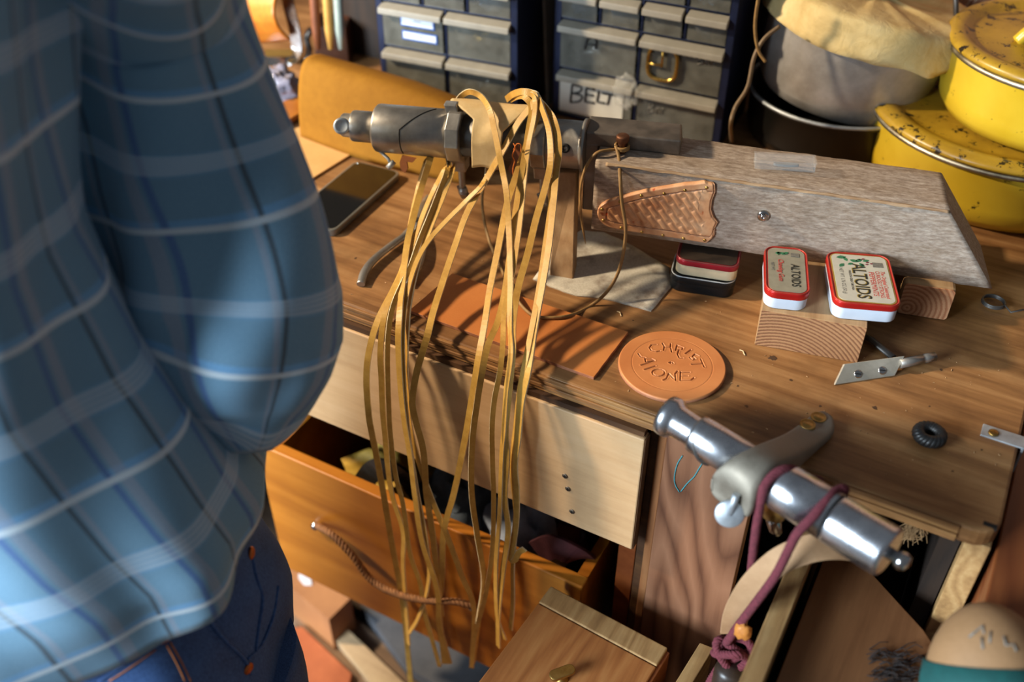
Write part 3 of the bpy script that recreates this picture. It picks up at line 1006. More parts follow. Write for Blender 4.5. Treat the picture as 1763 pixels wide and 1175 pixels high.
# orange thread and a torn brown leather tag hanging on the spindle
th_ = MB()
wp = [Yp(884, 247, .895), Yp(887, 255, .893), Yp(882, 268, .892), Yp(886, 278, .892), Yp(883, 292, .890), Yp(885, 310, .890)]
th_.tube(catmull(wp, 6), .0007, 6)
th_.tube(catmull([Yp(884, 258, .893), Yp(890, 248, .892), Yp(897, 250, .892), Yp(896, 262, .893)], 6), .0006, 6)
tag(th_.build('orange_thread', plain('orange_thread', '#c86a1c', .7)), 'loose orange thread hanging between the spindle laces', 'thread')
def scrap(pts, y, th=.0018):
    q = [Yp(a, b, y) for a, b in pts]
    mb = MB()
    n = len(q)
    back = [p + Vector((0, th, 0)) for p in q]
    mb.add(q + back, [list(range(n))[::-1], list(range(n, 2 * n))] + [(i, (i + 1) % n, n + (i + 1) % n, n + i) for i in range(n)])
    return mb
tag(scrap([(889, 246), (898, 262), (892, 290), (882, 303), (874, 292), (880, 280)], .905).build('leather_scrap', leather('russet_scrap', '#5a2f14', '#7a4420', 40)), 'dark russet leather scrap hanging beside the orange thread', 'leather')
tag(scrap([(692, 268), (702, 270), (716, 273), (710, 280), (700, 279), (702, 290), (697, 298), (690, 294), (688, 280)], .875).build('leather_scrap', leather('torn_scrap', '#6a3a1a', '#8a5026', 40)), 'torn brown leather scrap caught in the slit of the spindle', 'leather')

# ------------------------------------------------------------------ tooled sheath on the beam's front face
def loft2d(top, bot, n):
    """resample two polylines by x"""
    def at(pl, x):
        for (x0, y0), (x1, y1) in zip(pl, pl[1:]):
            if x0 <= x <= x1:
                return y0 + (y1 - y0) * (x - x0) / max(1e-9, x1 - x0)
        return pl[0][1] if x < pl[0][0] else pl[-1][1]
    return at
def bf(zx, zy):
    p = TB.inverted() @ Pl(1000 + zx / 5.873, 280 + zy / 5.873, A - nn * .002, nn)
    return (p.x, p.z)
top = [bf(*q) for q in [(166, 500), (178, 455), (205, 420), (260, 385), (330, 360), (470, 320), (640, 275), (840, 240), (1050, 205), (1250, 190), (1310, 188), (1345, 205)]]
bot = [bf(*q) for q in [(166, 505), (180, 555), (205, 595), (245, 632), (290, 652), (440, 685), (640, 715), (850, 745), (1100, 785), (1240, 808), (1300, 815), (1350, 740)]]
rgt = [bf(*q) for q in [(1300, 815), (1350, 745), (1352, 660), (1385, 597), (1342, 550), (1315, 470), (1325, 380), (1360, 290), (1355, 215), (1330, 192)]]
at = loft2d(top, bot, 0)
XL = top[0][0]
def xr_at(z):
    pts = sorted([(q[1], q[0]) for q in rgt])
    for (z0, x0), (z1, x1) in zip(pts, pts[1:]):
        if z0 <= z <= z1:
            return x0 + (x1 - x0) * (z - z0) / (z1 - z0)
    return pts[0][1] if z < pts[0][0] else pts[-1][1]
sh = thing('knife_sheath', 'tan leather sheath with basket-weave tooling and brass rivets', 'sheath', A, RB)
def weave(x, z):
    a = math.radians(-52)
    p, q = x * math.cos(a) + z * math.sin(a), -x * math.sin(a) + z * math.cos(a)
    row = math.floor(q / .0078)
    fq = (q / .0078) - row - .5
    pp = p / .0200 + .5 * (row % 2)
    fp = pp - math.floor(pp) - .5
    bar = max(0.0, 1 - (abs(fq) / .36) ** 4) * max(0.0, 1 - (abs(fp) / .42) ** 6)
    return bar
def sheath(a, b):
    xm = .143
    x = XL + (xm - XL) * (a ** 1.25)
    zt_, zb_ = at(top, x), at(bot, x)
    z = zb_ + (zt_ - zb_) * b
    # the mouth end is scalloped: stretch the columns to its curve
    k = max(0.0, (a - .82) / .18)
    xr = xr_at(z)
    x2 = x * (1 - k) + k * (x + (xr - xm) * 1.0)
    hgt = zt_ - zb_
    e = min(b, 1 - b) * hgt
    ee = min(e, (x - XL) * .8 + .0005)
    mouth = max(0.0, xr - x2)
    h = .0030
    if ee > .0105 and mouth > .014:
        h += .0014 + .0009 * weave(x2, z)
        f = min(1, (ee - .0105) / .0012)
    else:
        g = abs(ee - .0100)
        h += .0016 - (.0012 if g < .0009 else 0)
    h *= min(1, (ee / .0022 + .15)) ** .5
    if mouth < .002 and a > .8:
        h *= .6
    return Vector((x2, -.0005 - h, z))
mb = MB()
mb.grid(sheath, 220, 110)
NB = [sheath(i / 60, 0) for i in range(61)] + [sheath(1, j / 20) for j in range(1, 21)] + [sheath(i / 60, 1) for i in range(59, -1, -1)]
mb.loft([NB, [Vector((p.x, .0, p.z)) for p in NB]], False, False)
sm_ = NT('tooled_leather')
v = sm_.co()
n1 = sm_.noise(v, 45, 6, .6)
col = sm_.ramp(n1, [(.3, '#b87a50'), (.55, '#d29c70'), (.75, '#e0b48a')])
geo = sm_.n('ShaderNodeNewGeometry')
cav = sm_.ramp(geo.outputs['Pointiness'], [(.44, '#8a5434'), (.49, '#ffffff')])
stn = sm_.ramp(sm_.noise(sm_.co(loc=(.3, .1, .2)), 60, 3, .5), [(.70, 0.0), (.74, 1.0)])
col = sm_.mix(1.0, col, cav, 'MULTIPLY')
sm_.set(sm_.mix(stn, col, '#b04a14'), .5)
sm_.bump(sm_.vor(v, 900), .12, .0004)
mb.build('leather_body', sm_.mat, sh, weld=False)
for q in [(220, 460), (232, 572), (398, 385), (412, 648), (615, 323), (620, 690), (845, 303), (832, 723), (1055, 268), (1040, 755), (1275, 242), (1255, 772)]:
    x, z = bf(*q)
    MB().lathe([(.0021, -.002), (.0021, .0002), (.0017, .0010), (.0009, .0015), (0, .0017)], 14, Matrix.Translation((x, -.0048, z)) @ zaxis((0, -1, 0)).to_4x4()).build('rivet', M_brass, sh)
# red dye drop at the tip
mb = MB(); 
x, z = bf(238, 510)
pts = [(x + .0042 * math.cos(a) * (1 + .35 * math.sin(3 * a)), z + .0034 * math.sin(a) * (1 + .3 * math.cos(2 * a))) for a in np.linspace(0, 2 * PI, 22)[:-1]]
mb.prism([(p[0], p[1]) for p in pts], .0, .0004, Matrix.Translation((0, -.0047, 0)) @ Matrix.Rotation(PI / 2, 4, 'X'))
mb.build('dye_spot', plain('red_dye', '#a8401a', .35), sh)

# clear plastic tube box on the beam
pb = thing('clear_case', 'small clear plastic case lying on top of the grey beam', 'case', TB @ Vector((.176, .030, .1425)), RB @ Matrix.Rotation(math.radians(5), 3, 'Z'))
M_clear = clear('clear_plastic', '#d8dcdc', .1, .09)
MB().box((0, 0, 0), (.066, .001, .010)).box((0, .018, 0), (.066, .019, .010)).box((0, 0, 0), (.001, .019, .010)).box((.065, 0, 0), (.066, .019, .010)).box((0, 0, 0), (.066, .019, .001)).build('tray', M_clear, pb)
MB().box((-.001, -.001, .0102), (.067, .020, .0114)).build('lid', M_clear, pb, bevel=.0005)
MB().prism([(.035 + .014 * math.cos(t), .0095 + .003 * math.sin(t)) for t in np.linspace(0, 2 * PI, 18)[:-1]], .001, .004).build('insert', plain('grey_insert', '#8a8884', .4), pb)

# ------------------------------------------------------------------ leather on the bench
M_veg = leather('veg_tan', '#b56a32', '#c98044', 14, .5, .06, 500)
M_vegE = leather('raw_edge', '#8e5236', '#b07a58', 60, .8, .3, 300)
def slab(name, pts, z0, z1, mt, me, label, cat, group=None):
    mb = MB()
    n = len(pts)
    v = [Vector((p.x, p.y, z0)) for p in pts] + [Vector((p.x, p.y, z1)) for p in pts]
    mb.add(v, [list(range(n))[::-1], list(range(n, 2 * n))], None, 0)
    mb.add(v, [(i, (i + 1) % n, n + (i + 1) % n, n + i) for i in range(n)], None, 1)
    return tag(mb.build(name, [mt, me], bevel=.0004), label, cat, group)
lr = [P(779, 471, .004), P(1082, 572, .004), P(1022, 650, .004), P(704, 535, .004)]
slab('tan_leather_piece', ragged([lr[3], lr[2], lr[1], lr[0]], 8, .0003), 0.0002, .0042, M_veg, M_vegE, 'flat rectangle of orange veg-tan leather along the bench edge', 'leather')

# round coaster with carved lettering
DC, DR, DZ = Vector((-.2412, .7917, 0)), .0573, .0055
def zp(x, y):
    p = P(1040 + x / 7.342, 550 + y / 7.342, DZ)
    return (p.x - DC.x, p.y - DC.y)
ST = [
 [(665, 320), (600, 325), (577, 360), (600, 395), (660, 410), (710, 400)],
 [(740, 305), (765, 345), (755, 395)], [(845, 310), (840, 350), (860, 415)], [(765, 350), (840, 350)],
 [(925, 330), (905, 395)], [(925, 330), (1000, 360), (985, 385), (925, 375)], [(950, 385), (930, 440), (955, 490), (1000, 490)],
 [(1100, 385), (1030, 435)],
 [(1195, 465), (1150, 440), (1120, 470), (1155, 500), (1120, 515), (1085, 485)],
 [(1225, 505), (1270, 605)], [(1110, 570), (1240, 560)],
 [(435, 435), (465, 475), (520, 485)], [(520, 500), (530, 540), (640, 520), (600, 500), (525, 500)], [(470, 580), (640, 525)],
 [(515, 635), (650, 590)],
 [(690 + 80 * math.cos(t), 675 + 45 * math.sin(t)) for t in np.linspace(0, 2 * PI, 13)],
 [(820, 685), (790, 750), (750, 770)], [(820, 685), (880, 750)], [(930, 655), (900, 690), (910, 775)],
 [(970, 665), (965, 775)], [(970, 670), (1085, 670)], [(975, 715), (1060, 715)], [(975, 770), (1100, 770), (1140, 740)],
 [(825, 550), (850, 540)], [(868, 545), (878, 562)], [(845, 560), (850, 562)],
]
segs = []
for s_ in ST:
    q = [zp(*p) for p in s_]
    segs += list(zip(q, q[1:]))
G = 260
lin = np.linspace(-1, 1, G + 1)
gx, gy = np.meshgrid(lin, lin, indexing='ij')
X = gx * np.sqrt(1 - gy ** 2 / 2) * DR
Yv = gy * np.sqrt(1 - gx ** 2 / 2) * DR
D = np.full(X.shape, 1.0)
for (ax_, ay_), (bx_, by_) in segs:
    dx, dy = bx_ - ax_, by_ - ay_
    L2 = dx * dx + dy * dy + 1e-12
    t = np.clip(((X - ax_) * dx + (Yv - ay_) * dy) / L2, 0, 1)
    D = np.minimum(D, np.hypot(X - ax_ - t * dx, Yv - ay_ - t * dy))
rr_ = np.hypot(X, Yv)
Z = DZ - .0013 * np.exp(-(D / .00062) ** 2) + .00035 * np.exp(-((D - .0013) / .0006) ** 2)
ci = math.hypot(*zp(1366, 560))
Z -= .0004 * np.exp(-((rr_ - ci) / .00035) ** 2)
edge = np.clip((DR - rr_) / .0016, 0, 1)
Z -= .0016 * (1 - np.sqrt(1 - (1 - edge) ** 2))
co = thing('leather_coaster', 'round veg-tan leather coaster carved with the words CHRIST ALONE', 'coaster', DC)
mb = MB()
mb.add([(X[i, j], Yv[i, j], Z[i, j]) for i in range(G + 1) for j in range(G + 1)], [(i * (G + 1) + j, (i + 1) * (G + 1) + j, (i + 1) * (G + 1) + j + 1, i * (G + 1) + j + 1) for i in range(G) for j in range(G)], None, 0, True)
mc = NT('carved_leather')
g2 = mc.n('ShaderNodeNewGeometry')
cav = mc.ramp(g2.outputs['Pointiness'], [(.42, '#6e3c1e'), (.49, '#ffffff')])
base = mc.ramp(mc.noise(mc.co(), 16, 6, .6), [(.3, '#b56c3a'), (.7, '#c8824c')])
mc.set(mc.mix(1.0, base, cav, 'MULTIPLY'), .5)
mc.bump(mc.noise(mc.co(), 500, 3, .6), .08, .0005)
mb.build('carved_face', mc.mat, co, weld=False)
MB().lathe([(DR - .001, .0002), (DR, .0008), (DR + .0002, .0030), (DR, .0039)], 90, None).build('raw_edge', M_vegE, co)

# ------------------------------------------------------------------ tins
M_red = plain('red_enamel', '#b2201c', .25, 0.3, .1, 60, .03)
M_redw = plain('worn_red', '#a8382a', .35, 0.2, .2, 120, .05)
M_white = plain('white_enamel', '#c9d2de', .3, 0.0, .05, 40, .02)
M_cream = plain('cream_print', '#b9b4a6', .4, 0.0, .08, 60, .03)
M_greyp = plain('faded_print', '#97917f', .4, 0.2, .12, 90, .03)
M_gold = plain('gold_print', '#b39a4a', .35, 0.5, .1)
M_ink = plain('black_ink', '#26241c', .5)
M_redink = plain('red_ink', '#b03a34', .5)
M_green = plain('green_ink', '#2f6a48', .5, 0, .3, 200)
M_mar = plain('berry_ink', '#6a2430', .5)
M_ginK = plain('grey_ink', '#6e6a62', .5, 0, .3, 300)

def tin(name, label, c, ang, w, l, h, lid_h, rad, base_m, lid_m, top_m, rim=None, dz=0, tilt=0.0, group=None):
    """w across, l along, standing on z = dz"""
    t = thing(name, label, 'tin', (c.x, c.y, dz), (tilt, 0, ang), group)
    mb = MB().prism(rrect(w - .002, l - .002, rad, 8), 0.0005, h - lid_h * .4, None, 0, True)
    mb.build('base', base_m, t, bevel=.0008)
    mb = MB()
    prof = rrect(w, l, rad + .0005, 8)
    mb.prism(prof, h - lid_h, h - .0008, None, 0, True)
    mb.build('lid', lid_m, t, bevel=.0007)
    rm = MB()
    q = [Vector((p[0] * (1 - .0012 / w * 2), p[1] * (1 - .0012 / l * 2), h - .0006)) for p in prof]
    rm.tube(q + [q[0]], .0009, 6, cap=False)
    rm.build('lid_rim', rim or lid_m, t)
    MB().prism(rrect(w - .0075, l - .0075, max(.002, rad - .003), 8), h - .0010, h - .0003).build('printed_top', top_m, t)
    return t

big = [P(1421, 428, .07), P(1530, 443, .07), P(1561, 536, .07), P(1430, 517, .07)]
bc_ = sum(big, Vector()) / 4
bdir = ((big[3] - big[0]) + (big[2] - big[1])) / 2
bang = math.atan2(bdir.y, bdir.x) + PI / 2
t1 = tin('mint_tin', 'larger red and white hinged peppermint tin on the wood block', bc_, bang, .069, .097, .0225, .0075, .012, M_white, M_red, M_gold, M_redw, .048)
MB().prism(rrect(.0585, .0865, .0075, 8), .0222, .0226).build('cream_panel', M_cream, t1)
# lettering runs along the length of the tin: text x axis = tin -y, text up = +x
TT = lambda x, y, z=.0227: Matrix.Translation((x, y, z)) @ Matrix.Rotation(-PI / 2, 4, 'Z')
text_mb('ALTOIDS', .0205, TT(-.0025, -.0065), .78, 0.0, bold=.0002).build('brand_lettering', M_ink, t1)
sh_ = text_mb('ALTOIDS', .0205, TT(-.0031, -.0060, .02265), .78, 0.0, bold=.0005)
sh_.build('brand_shadow', M_gold, t1)
r_ = text_mb('The Original Celebrated', .0062, TT(.0225, -.010), .82, .2)
text_mb('CURIOUSLY STRONG', .0062, TT(.0168, -.010), .82, 0, mb=r_)
text_mb('PEPPERMINTS', .0082, TT(.0103, -.010), .9, 0, mb=r_)
r_.build('red_lettering', M_redink, t1)
k_ = text_mb('MADE IN GREAT BRITAIN', .0036, TT(-.0125, -.006), .9)
k_.build('small_lettering', M_ink, t1)
text_mb('NET WT 1.76 OZ (50 g)', .0056, TT(-.0215, -.008), .85).build('weight_lettering', M_ginK, t1)
lf = MB(); br_ = MB()
def leaf(mb, x, y, a, L, W_):
    pts = [(x + math.cos(a) * L * t - math.sin(a) * W_ * math.sin(PI * t) * s, y + math.sin(a) * L * t + math.cos(a) * W_ * math.sin(PI * t) * s) for s, tt in ((1, (0, .25, .5, .75)), (-1, (1, .75, .5, .25))) for t in tt]
    mb.prism(pts, .0224, .02285)
for x, y, a, L in [(-.024, .036, .2, .011), (-.013, .030, 1.9, .008), (-.010, .033, -.3, .010), (-.004, .031, .5, .009), (.0, .028, -1.0, .008), (-.017, .025, -2.2, .009), (.004, .032, .4, .008), (-.007, .027, -2.6, .007)]:
    leaf(lf, x, y, a, L, L * .28)
for x, y in [(.003, .036), (.007, .030), (.006, .026), (.001, .024), (.011, .028), (-.001, .0345)]:
    leaf(br_, x, y, .2, .004, .0012)
lf.build('leaf_print', M_green, t1); br_.build('berry_print', M_mar, t1)
MB().box((.014, .022, .0224), (.025, .031, .02282)).build('picture_print', M_ginK, t1)

sm = [P(1315.5, 417, .07), P(1390, 431, .07), P(1399, 517, .07), P(1315, 500, .07)]
sc_ = sum(sm, Vector()) / 4
sdir = ((sm[3] - sm[0]) + (sm[2] - sm[1])) / 2
sang = math.atan2(sdir.y, sdir.x) + PI / 2
t2 = tin('mint_tin', 'narrow red-rimmed tin with a worn grey top beside the larger tin', sc_, sang, .0475, .0905, .0225, .0085, .013, M_white, M_red, M_greyp, M_redw, .048)
text_mb('ALTOIDS', .0135, TT(.0085, -.010), .78).build('brand_lettering', M_ink, t2)
r2 = text_mb('Chewing Gum', .0085, TT(-.0065, -.002), .85, .3)
r2.build('red_lettering', M_redink, t2)
text_mb('NET WT', .0045, TT(-.0155, .004), .9).build('small_lettering', M_ginK, t2)
lf = MB()
for x, y, a, L in [(-.012, .030, .3, .007), (-.007, .032, -.4, .007), (-.003, .030, .6, .007), (-.009, .027, 1.4, .006)]:
    leaf(lf, x, y, a, L, L * .3)
lf.build('leaf_print', M_green, t2)
MB().box((.005, .026, .0224), (.014, .033, .02282)).build('picture_print', M_ginK, t2)

# two tins stacked under the beam
red = [P(1157, 415, .045), P(1262, 432, .045), P(1255, 470, .045), P(1152, 455, .045)]
M_blk = plain('black_tin', '#1c1e20', .3, .4, .1)
M_wood_print = plain('dark_print', '#3a3028', .4, .2, .2, 80)
kc = Vector((-.2675, .957, 0)); ka = math.radians(13.5)
t3 = tin('flat_tin', 'black flat tin, lower of the two stacked under the beam', kc, ka, .076, .056, .022, .009, .013, M_blk, M_blk, M_blk, M_zinc, 0.0)
t4 = tin('flat_tin', 'cream and crimson flat tin on top of the black tin', kc + Vector((.002, .002, 0)), ka, .073, .053, .0215, .0075, .012, plain('cream_tin', '#c8bea0', .3, .2), plain('crimson_tin', '#8a1c2a', .3, .3), M_wood_print, plain('crimson_rim', '#8a4a48', .3, .5), .0222)

# ------------------------------------------------------------------ small tools on the bench
bt = thing('scraper_tool', 'flat metal blade holder with two screws and a round steel shank', 'tool', P(1490, 655), None)
TI = Matrix.Translation(-bt.location)
a0, a1 = P(1437, 663, .001), P(1541, 647, .001)
b0, b1 = P(1454, 627, .015), P(1558, 613, .015)
nrm = (a1 - a0).cross(b0 - a0).normalized()
if nrm.y > 0:
    nrm = -nrm
th = nrm * -.004
MB().hexa([TI @ p for p in (a0, a1, a1 + th, a0 + th, b0, b1, b1 + th, b0 + th)]).build('blade_holder', metal('tool_steel', '#a8a090', '#c4bcac', .4, 40, .05, None, .45), bt, bevel=.0006)
for q in (.32, .72):
    c_ = a0.lerp(a1, q).lerp(b0.lerp(b1, q), .38)
    screw(bt, c_, nrm, .0045, TI, M_chrome, False)
r0, r1 = P(1548, 627, .008), P(1609, 614, .008)
MB().tube([TI @ p for p in (r0, r0.lerp(r1, .62), r0.lerp(r1, .63), r0.lerp(r1, .70), r0.lerp(r1, .71), r1)], [.0052, .0052, .0046, .0046, .0052, .0050], 18).build('shank', M_steel, bt)
MB().tube([TI @ P(1538, 616, .005), TI @ P(1500, 585, .005), TI @ P(1478, 572, .005)], .0045, 8, flat=.6).build('black_bar', M_steel_d, bt)

# braided black ring
rg = thing('braided_ring', 'small black braided leather ring near the worktop end', 'ring', P(1597, 758), None)
cen = Vector((0, 0, .0075))
mb = MB()
for s_ in range(3):
    pts = []
    for k in range(96):
        a = 2 * PI * k / 96
        b = a * 7 / 1 + 2 * PI * s_ / 3
        R_ = .0105 + .0030 * math.cos(b)
        pts.append(cen + Vector((R_ * math.cos(a), R_ * math.sin(a), .0032 * math.sin(b))))
    pts.append(pts[0])
    mb.tube(pts, .0036, 8, cap=False)
mb.build('braid', leather('black_braid', '#0e0e0e', '#262626', 60, .45), rg)

# coil spring
cs = []
c0 = P(1709, 525)
for k in range(60):
    a = 2 * PI * k / 20
    cs.append(c0 + Vector((.0125 * math.cos(a), .0125 * math.sin(a), .0018 + .0016 * k / 20)))
pre = [P(1686, 498, .002), P(1688, 512, .002), P(1690, 525, .002)]
spg = MB().tube(cs + [P(1740, 538, .006), P(1775, 531, .007)], .0011, 8)
tag(spg.build('wire_spring', M_steel_d), 'dark wire torsion spring lying behind the grey beam end', 'spring')

# pliers behind the left laces
pz = thing('pliers', 'steel pliers with one curved handle lying behind the left laces', 'pliers', P(690, 425), None)
TI = Matrix.Translation(-pz.location)
h1 = [P(621, 490, .004), P(628, 468, .006), P(645, 446, .007), (P(672, 424, .007)), P(698, 405, .007), P(716, 388, .007)]
h2 = [P(700, 492, .004), P(709, 472, .006), P(722, 452, .007), P(727, 425, .007), P(722, 400, .007), P(716, 388, .007)]
for hh in (h1, h2):
    MB().tube(catmull([TI @ p for p in hh], 6), [.0052] * 25 + [.006] * 6, 10, flat=.75).build('handle', M_steel, pz)
MB().tube(catmull([TI @ P(716, 390, .007), TI @ P(722, 372, .007), TI @ P(732, 350, .006), TI @ P(738, 338, .005)], 5), [.0085] * 6 + [.007] * 4 + [.005] * 4 + [.004] * 2, 10, flat=.6).build('jaw', M_steel, pz)
MB().lathe([(.006, 0), (.006, .0085), (.004, .010), (0, .010)], 16, Matrix.Translation(TI @ P(716, 388, .004))).build('pivot', M_steel_d, pz)

# phone
pa, pbb = P(613, 277, .009), P(692, 297, .009)
px_ = (pbb - pa); PW = px_.length; px_.normalize()
py_ = Vector((px_.y, -px_.x, 0))
PLn = .168
ph = thing('mobile_phone', 'black mobile phone in a clear case lying face up on the bench', 'phone', (pa + px_ * PW / 2 + py_ * PLn / 2) * 1.0, Matrix((px_, -py_, (0, 0, 1))).transposed())
ph.location.z = 0.0003
MB().prism(rrect(PW, PLn, .011, 6), 0, .0098, None, 0, True).build('case', plain('smoke_case', '#7a756c', .2, .4), ph, bevel=.0015)
MB().prism(rrect(PW - .007, PLn - .007, .009, 6), .0090, .0101).build('screen', plain('glass_screen', '#030303', .08, 0, .0, 1, 0, **{'Specular IOR Level': .9}), ph)
MB().lathe([(.002, .0095), (.0018, .0108), (0, .011)], 12, Matrix.Translation((-PW / 2 + .007, PLn / 2 - .006, 0))).build('stud', M_chrome, ph)

# ------------------------------------------------------------------ aluminium vise clamped on the bench edge
av = thing('lacing_vise', 'aluminium swivel vise on a cast bracket screwed to the bench edge', 'vise', (-.10, .70, 0))
TV = Matrix.Translation(-av.location)
AL, AR = P(1152, 717, .030), P(1538, 957, .034)
axv = (AR - AL).normalized()
sv_ = Vector((axv.y, -axv.x, 0)).normalized()
uv_ = sv_.cross(axv).normalized()
if uv_.z < 0:
    uv_ = -uv_
MA = TV @ Matrix.Translation(AL) @ Matrix((sv_, uv_, axv)).transposed().to_4x4()
LA = (AR - AL).length
MB().lathe([(.0175, -.004), (.0205, -.003), (.0208, .001), (.0205, .006), (.017, .009), (.0155, .012), (.0150, .034), (.0150, .036)], 48, MA).build('end_flange', M_alu, av)
MB().lathe([(.0170, .034), (.0190, .035), (.0192, .038), (.0192, .100)], 48, MA).build('front_barrel', M_alu, av)
# wedge-shaped notch in the front barrel
nt = MB()
nt.lathe([(.0194, .040), (.0194, .043)], 48, MA, 0)
MB().tube([MA @ Vector((math.sin(t) * .0195, math.cos(t) * .0195, .043 + .010 * max(0, (t - 1.3)))) for t in np.linspace(1.2, 2.7, 14)], [.0004 + .004 * k / 13 for k in range(14)], 8, flat=.5).build('notch', M_steel_d, av)
d0, d1 = .128, LA - .003
s1 = .128 + (d1 - .128) * .50
MB().lathe([(.0200, d0), (.0222, d0 + .001), (.0228, d0 + .003), (.0228, s1 - .0012)], 56, MA).build('rear_barrel', M_alu, av)
MB().lathe([(.0212, s1 - .0012), (.0212, s1 + .0012)], 48, MA).build('seam', M_black, av)
MB().lathe([(.0228, s1 + .0012), (.0230, s1 + .003), (.0230, d1 - .004), (.0222, d1 - .001), (.020, d1)], 56, MA).build('end_barrel', M_alu, av)
MB().lathe([(.0150, .09), (.0150, .135)], 32, MA).build('shaft', M_steel, av)
MB().lathe([(.0055, d1), (.0055, d1 + .006), (.0075, d1 + .007), (.0085, d1 + .011), (.0065, d1 + .016), (0, d1 + .018)], 20, MA).build('end_stud', M_chrome, av)
# cast bracket: head around the shaft and a curved arm to the foot on the bench
foot = P(1400, 735, 0)
head_s = .112
hc = AL + axv * head_s
cst = MB()
fd = Vector((foot.x - hc.x, foot.y - hc.y, 0)).normalized()
Z1 = Vector((0, 0, 1))
sec = [((1234, 828), (1280, 862), .022, .010), ((1226, 817), (1290, 866), .028, .004), ((1232, 801), (1303, 845), .043, -.001), ((1252, 784), (1320, 815), .0535, -.002), ((1288, 764), (1341, 799), .0555, .004),
       ((1328, 752), (1370, 786), .045, .012), ((1356, 741), (1392, 774), .028, .006), ((1374, 730), (1410, 762), .0155, .0004), ((1388, 720), (1428, 750), .0118, .0004), ((1402, 709), (1439, 737), .0118, .0004), ((1412, 706), (1436, 720), .0116, .0004), ((1417, 706), (1432, 714), .0105, .001)]
rg_ = []
for L_, R_, zt_, zb_ in sec:
    tl, tr = P(L_[0], L_[1], zt_), P(R_[0], R_[1], zt_)
    bl_, br2 = Vector((tl.x, tl.y, zb_)), Vector((tr.x, tr.y, zb_))
    m_ = (zt_ + zb_) / 2
    out = (tr - tl).normalized() * .0015
    ring = [bl_.lerp(br2, .5), bl_.lerp(br2, .85), br2 + Z1 * (zt_ - zb_) * .15, Vector((tr.x, tr.y, m_)) + out, tr - Z1 * (zt_ - zb_) * .12, tr.lerp(tl, .12), tl.lerp(tr, .5) + Z1 * .0008, tl.lerp(tr, .12), tl - Z1 * (zt_ - zb_) * .12, Vector((tl.x, tl.y, m_)) - out, bl_ + Z1 * (zt_ - zb_) * .15, bl_.lerp(br2, .15)]
    rg_.append([TV @ p for p in ring])
cst.loft(rg_)
cst.build('cast_bracket', M_cast, av, subsurf=1)
for q in ((1409, 720), (1389, 737)):
    c_ = P(q[0], q[1], .0118)
    R = TV @ Matrix.Translation((c_.x, c_.y, .0118 if q[0] > 1400 else .0158))
    MB().lathe([(.0078, -.002), (.0076, .0014), (.0066, .0014), (.0050, .0006), (.0046, .0010), (.0, .0012)], 22, R).box((-.003, -.0005, .0003), (.003, .0005, .0008), R, 1).build('screw', [M_brass, M_black], av)
# thumb screw below the head, hanging clamp shoe with a second screw
c_ = Yp(1268, 852, .625)
tip = Yp(1256, 885, c_.y - .004)
ts = MB().tube([TV @ c_, TV @ (c_.lerp(tip, .5)), TV @ tip], .0034, 12)
ts.lathe([(0, -.0022), (.0125, -.0022), (.0135, -.0008), (.0135, .0008), (.0125, .0022), (0, .0022)], 26, TV @ Matrix.Translation(tip) @ zaxis((.25, -.85, .4)).to_4x4())
ts.build('thumb_screw', M_zinc, av)
sh_t = Yp(1338, 850, .655); sh_b = Yp(1330, 888, .66); pt = Yp(1337, 922, .66)
M_bone = plain('worn_brass_shoe', '#b8924e', .35, .7)
MB().tube([TV @ sh_t, TV @ sh_t.lerp(sh_b, .5), TV @ sh_b], [.016, .0155, .011], 14, flat=.7).build('clamp_shoe', M_bone, av)
MB().tube([TV @ sh_b, TV @ sh_b.lerp(pt, .3), TV @ sh_b.lerp(pt, .8), TV @ pt], [.004, .0075, .0065, .003], 12, flat=.6).build('wing_screw', M_chrome, av)

# maroon cord over the vise, tan strap and the dark toggle they hang
M_mcord = leather('maroon_cord', '#4a1820', '#6e2a34', 240, .9, .5, 700)
sb_ = lambda s, th, r: AL + axv * s + sv_ * (math.sin(th) * r) + uv_ * (math.cos(th) * r)
pts = [Yp(1293, 985, .640), Yp(1298, 940, .635), Yp(1305, 890, .632), Yp(1313, 847, .630), Yp(1320, 832, .634), Yp(1334, 817, .642), Yp(1354, 808, .652), Yp(1376, 813, .664), Yp(1396, 828, .672), sb_(.150, -1.5, .0275), sb_(.162, -2.0, .0285), sb_(.172, -1.7, .0280), sb_(.176, -1.0, .0272), Yp(1440, 846, .650), Yp(1424, 862, .634), Yp(1400, 890, .617), Yp(1372, 920, .606), Yp(1354, 955, .604), Yp(1334, 993, .602), Yp(1303, 1036, .603), Yp(1272, 1077, .608), Yp(1250, 1108, .615)]
mc_ = MB()
rope(mc_, pts, .0043, 4, .014, 6, 8)
kc_ = Yp(1262, 1120, .615)
kn_pts = [kc_ + Vector((.016 * math.cos(a) * (1 + .2 * math.sin(2 * a)), .010 * math.sin(a), .012 * math.sin(1.5 * a) - .004 * a / 6)) for a in np.linspace(0, 4.2 * PI, 34)]
rope(mc_, [Yp(1250, 1108, .615)] + kn_pts, .0043, 4, .014, 6, 4)
rope(mc_, [kn_pts[-1], Yp(1245, 1145, .61), Yp(1228, 1165, .605), Yp(1215, 1190, .60)], .0043, 4, .014, 6, 6)
tag(mc_.build('maroon_cord', M_mcord), 'maroon braided cord looped over the aluminium vise and knotted below', 'cord')
stp = MB()
sp_pts = [Yp(1490, 946, .668), Yp(1440, 940, .650), Yp(1395, 945, .635), Yp(1350, 962, .622), Yp(1318, 986, .616), Yp(1293, 1013, .612), Yp(1276, 1040, .612), Yp(1266, 1065, .612), Yp(1262, 1090, .614)]
stp.ribbon(catmull(sp_pts, 8), .025, .0022, (.30, -.65, .70))
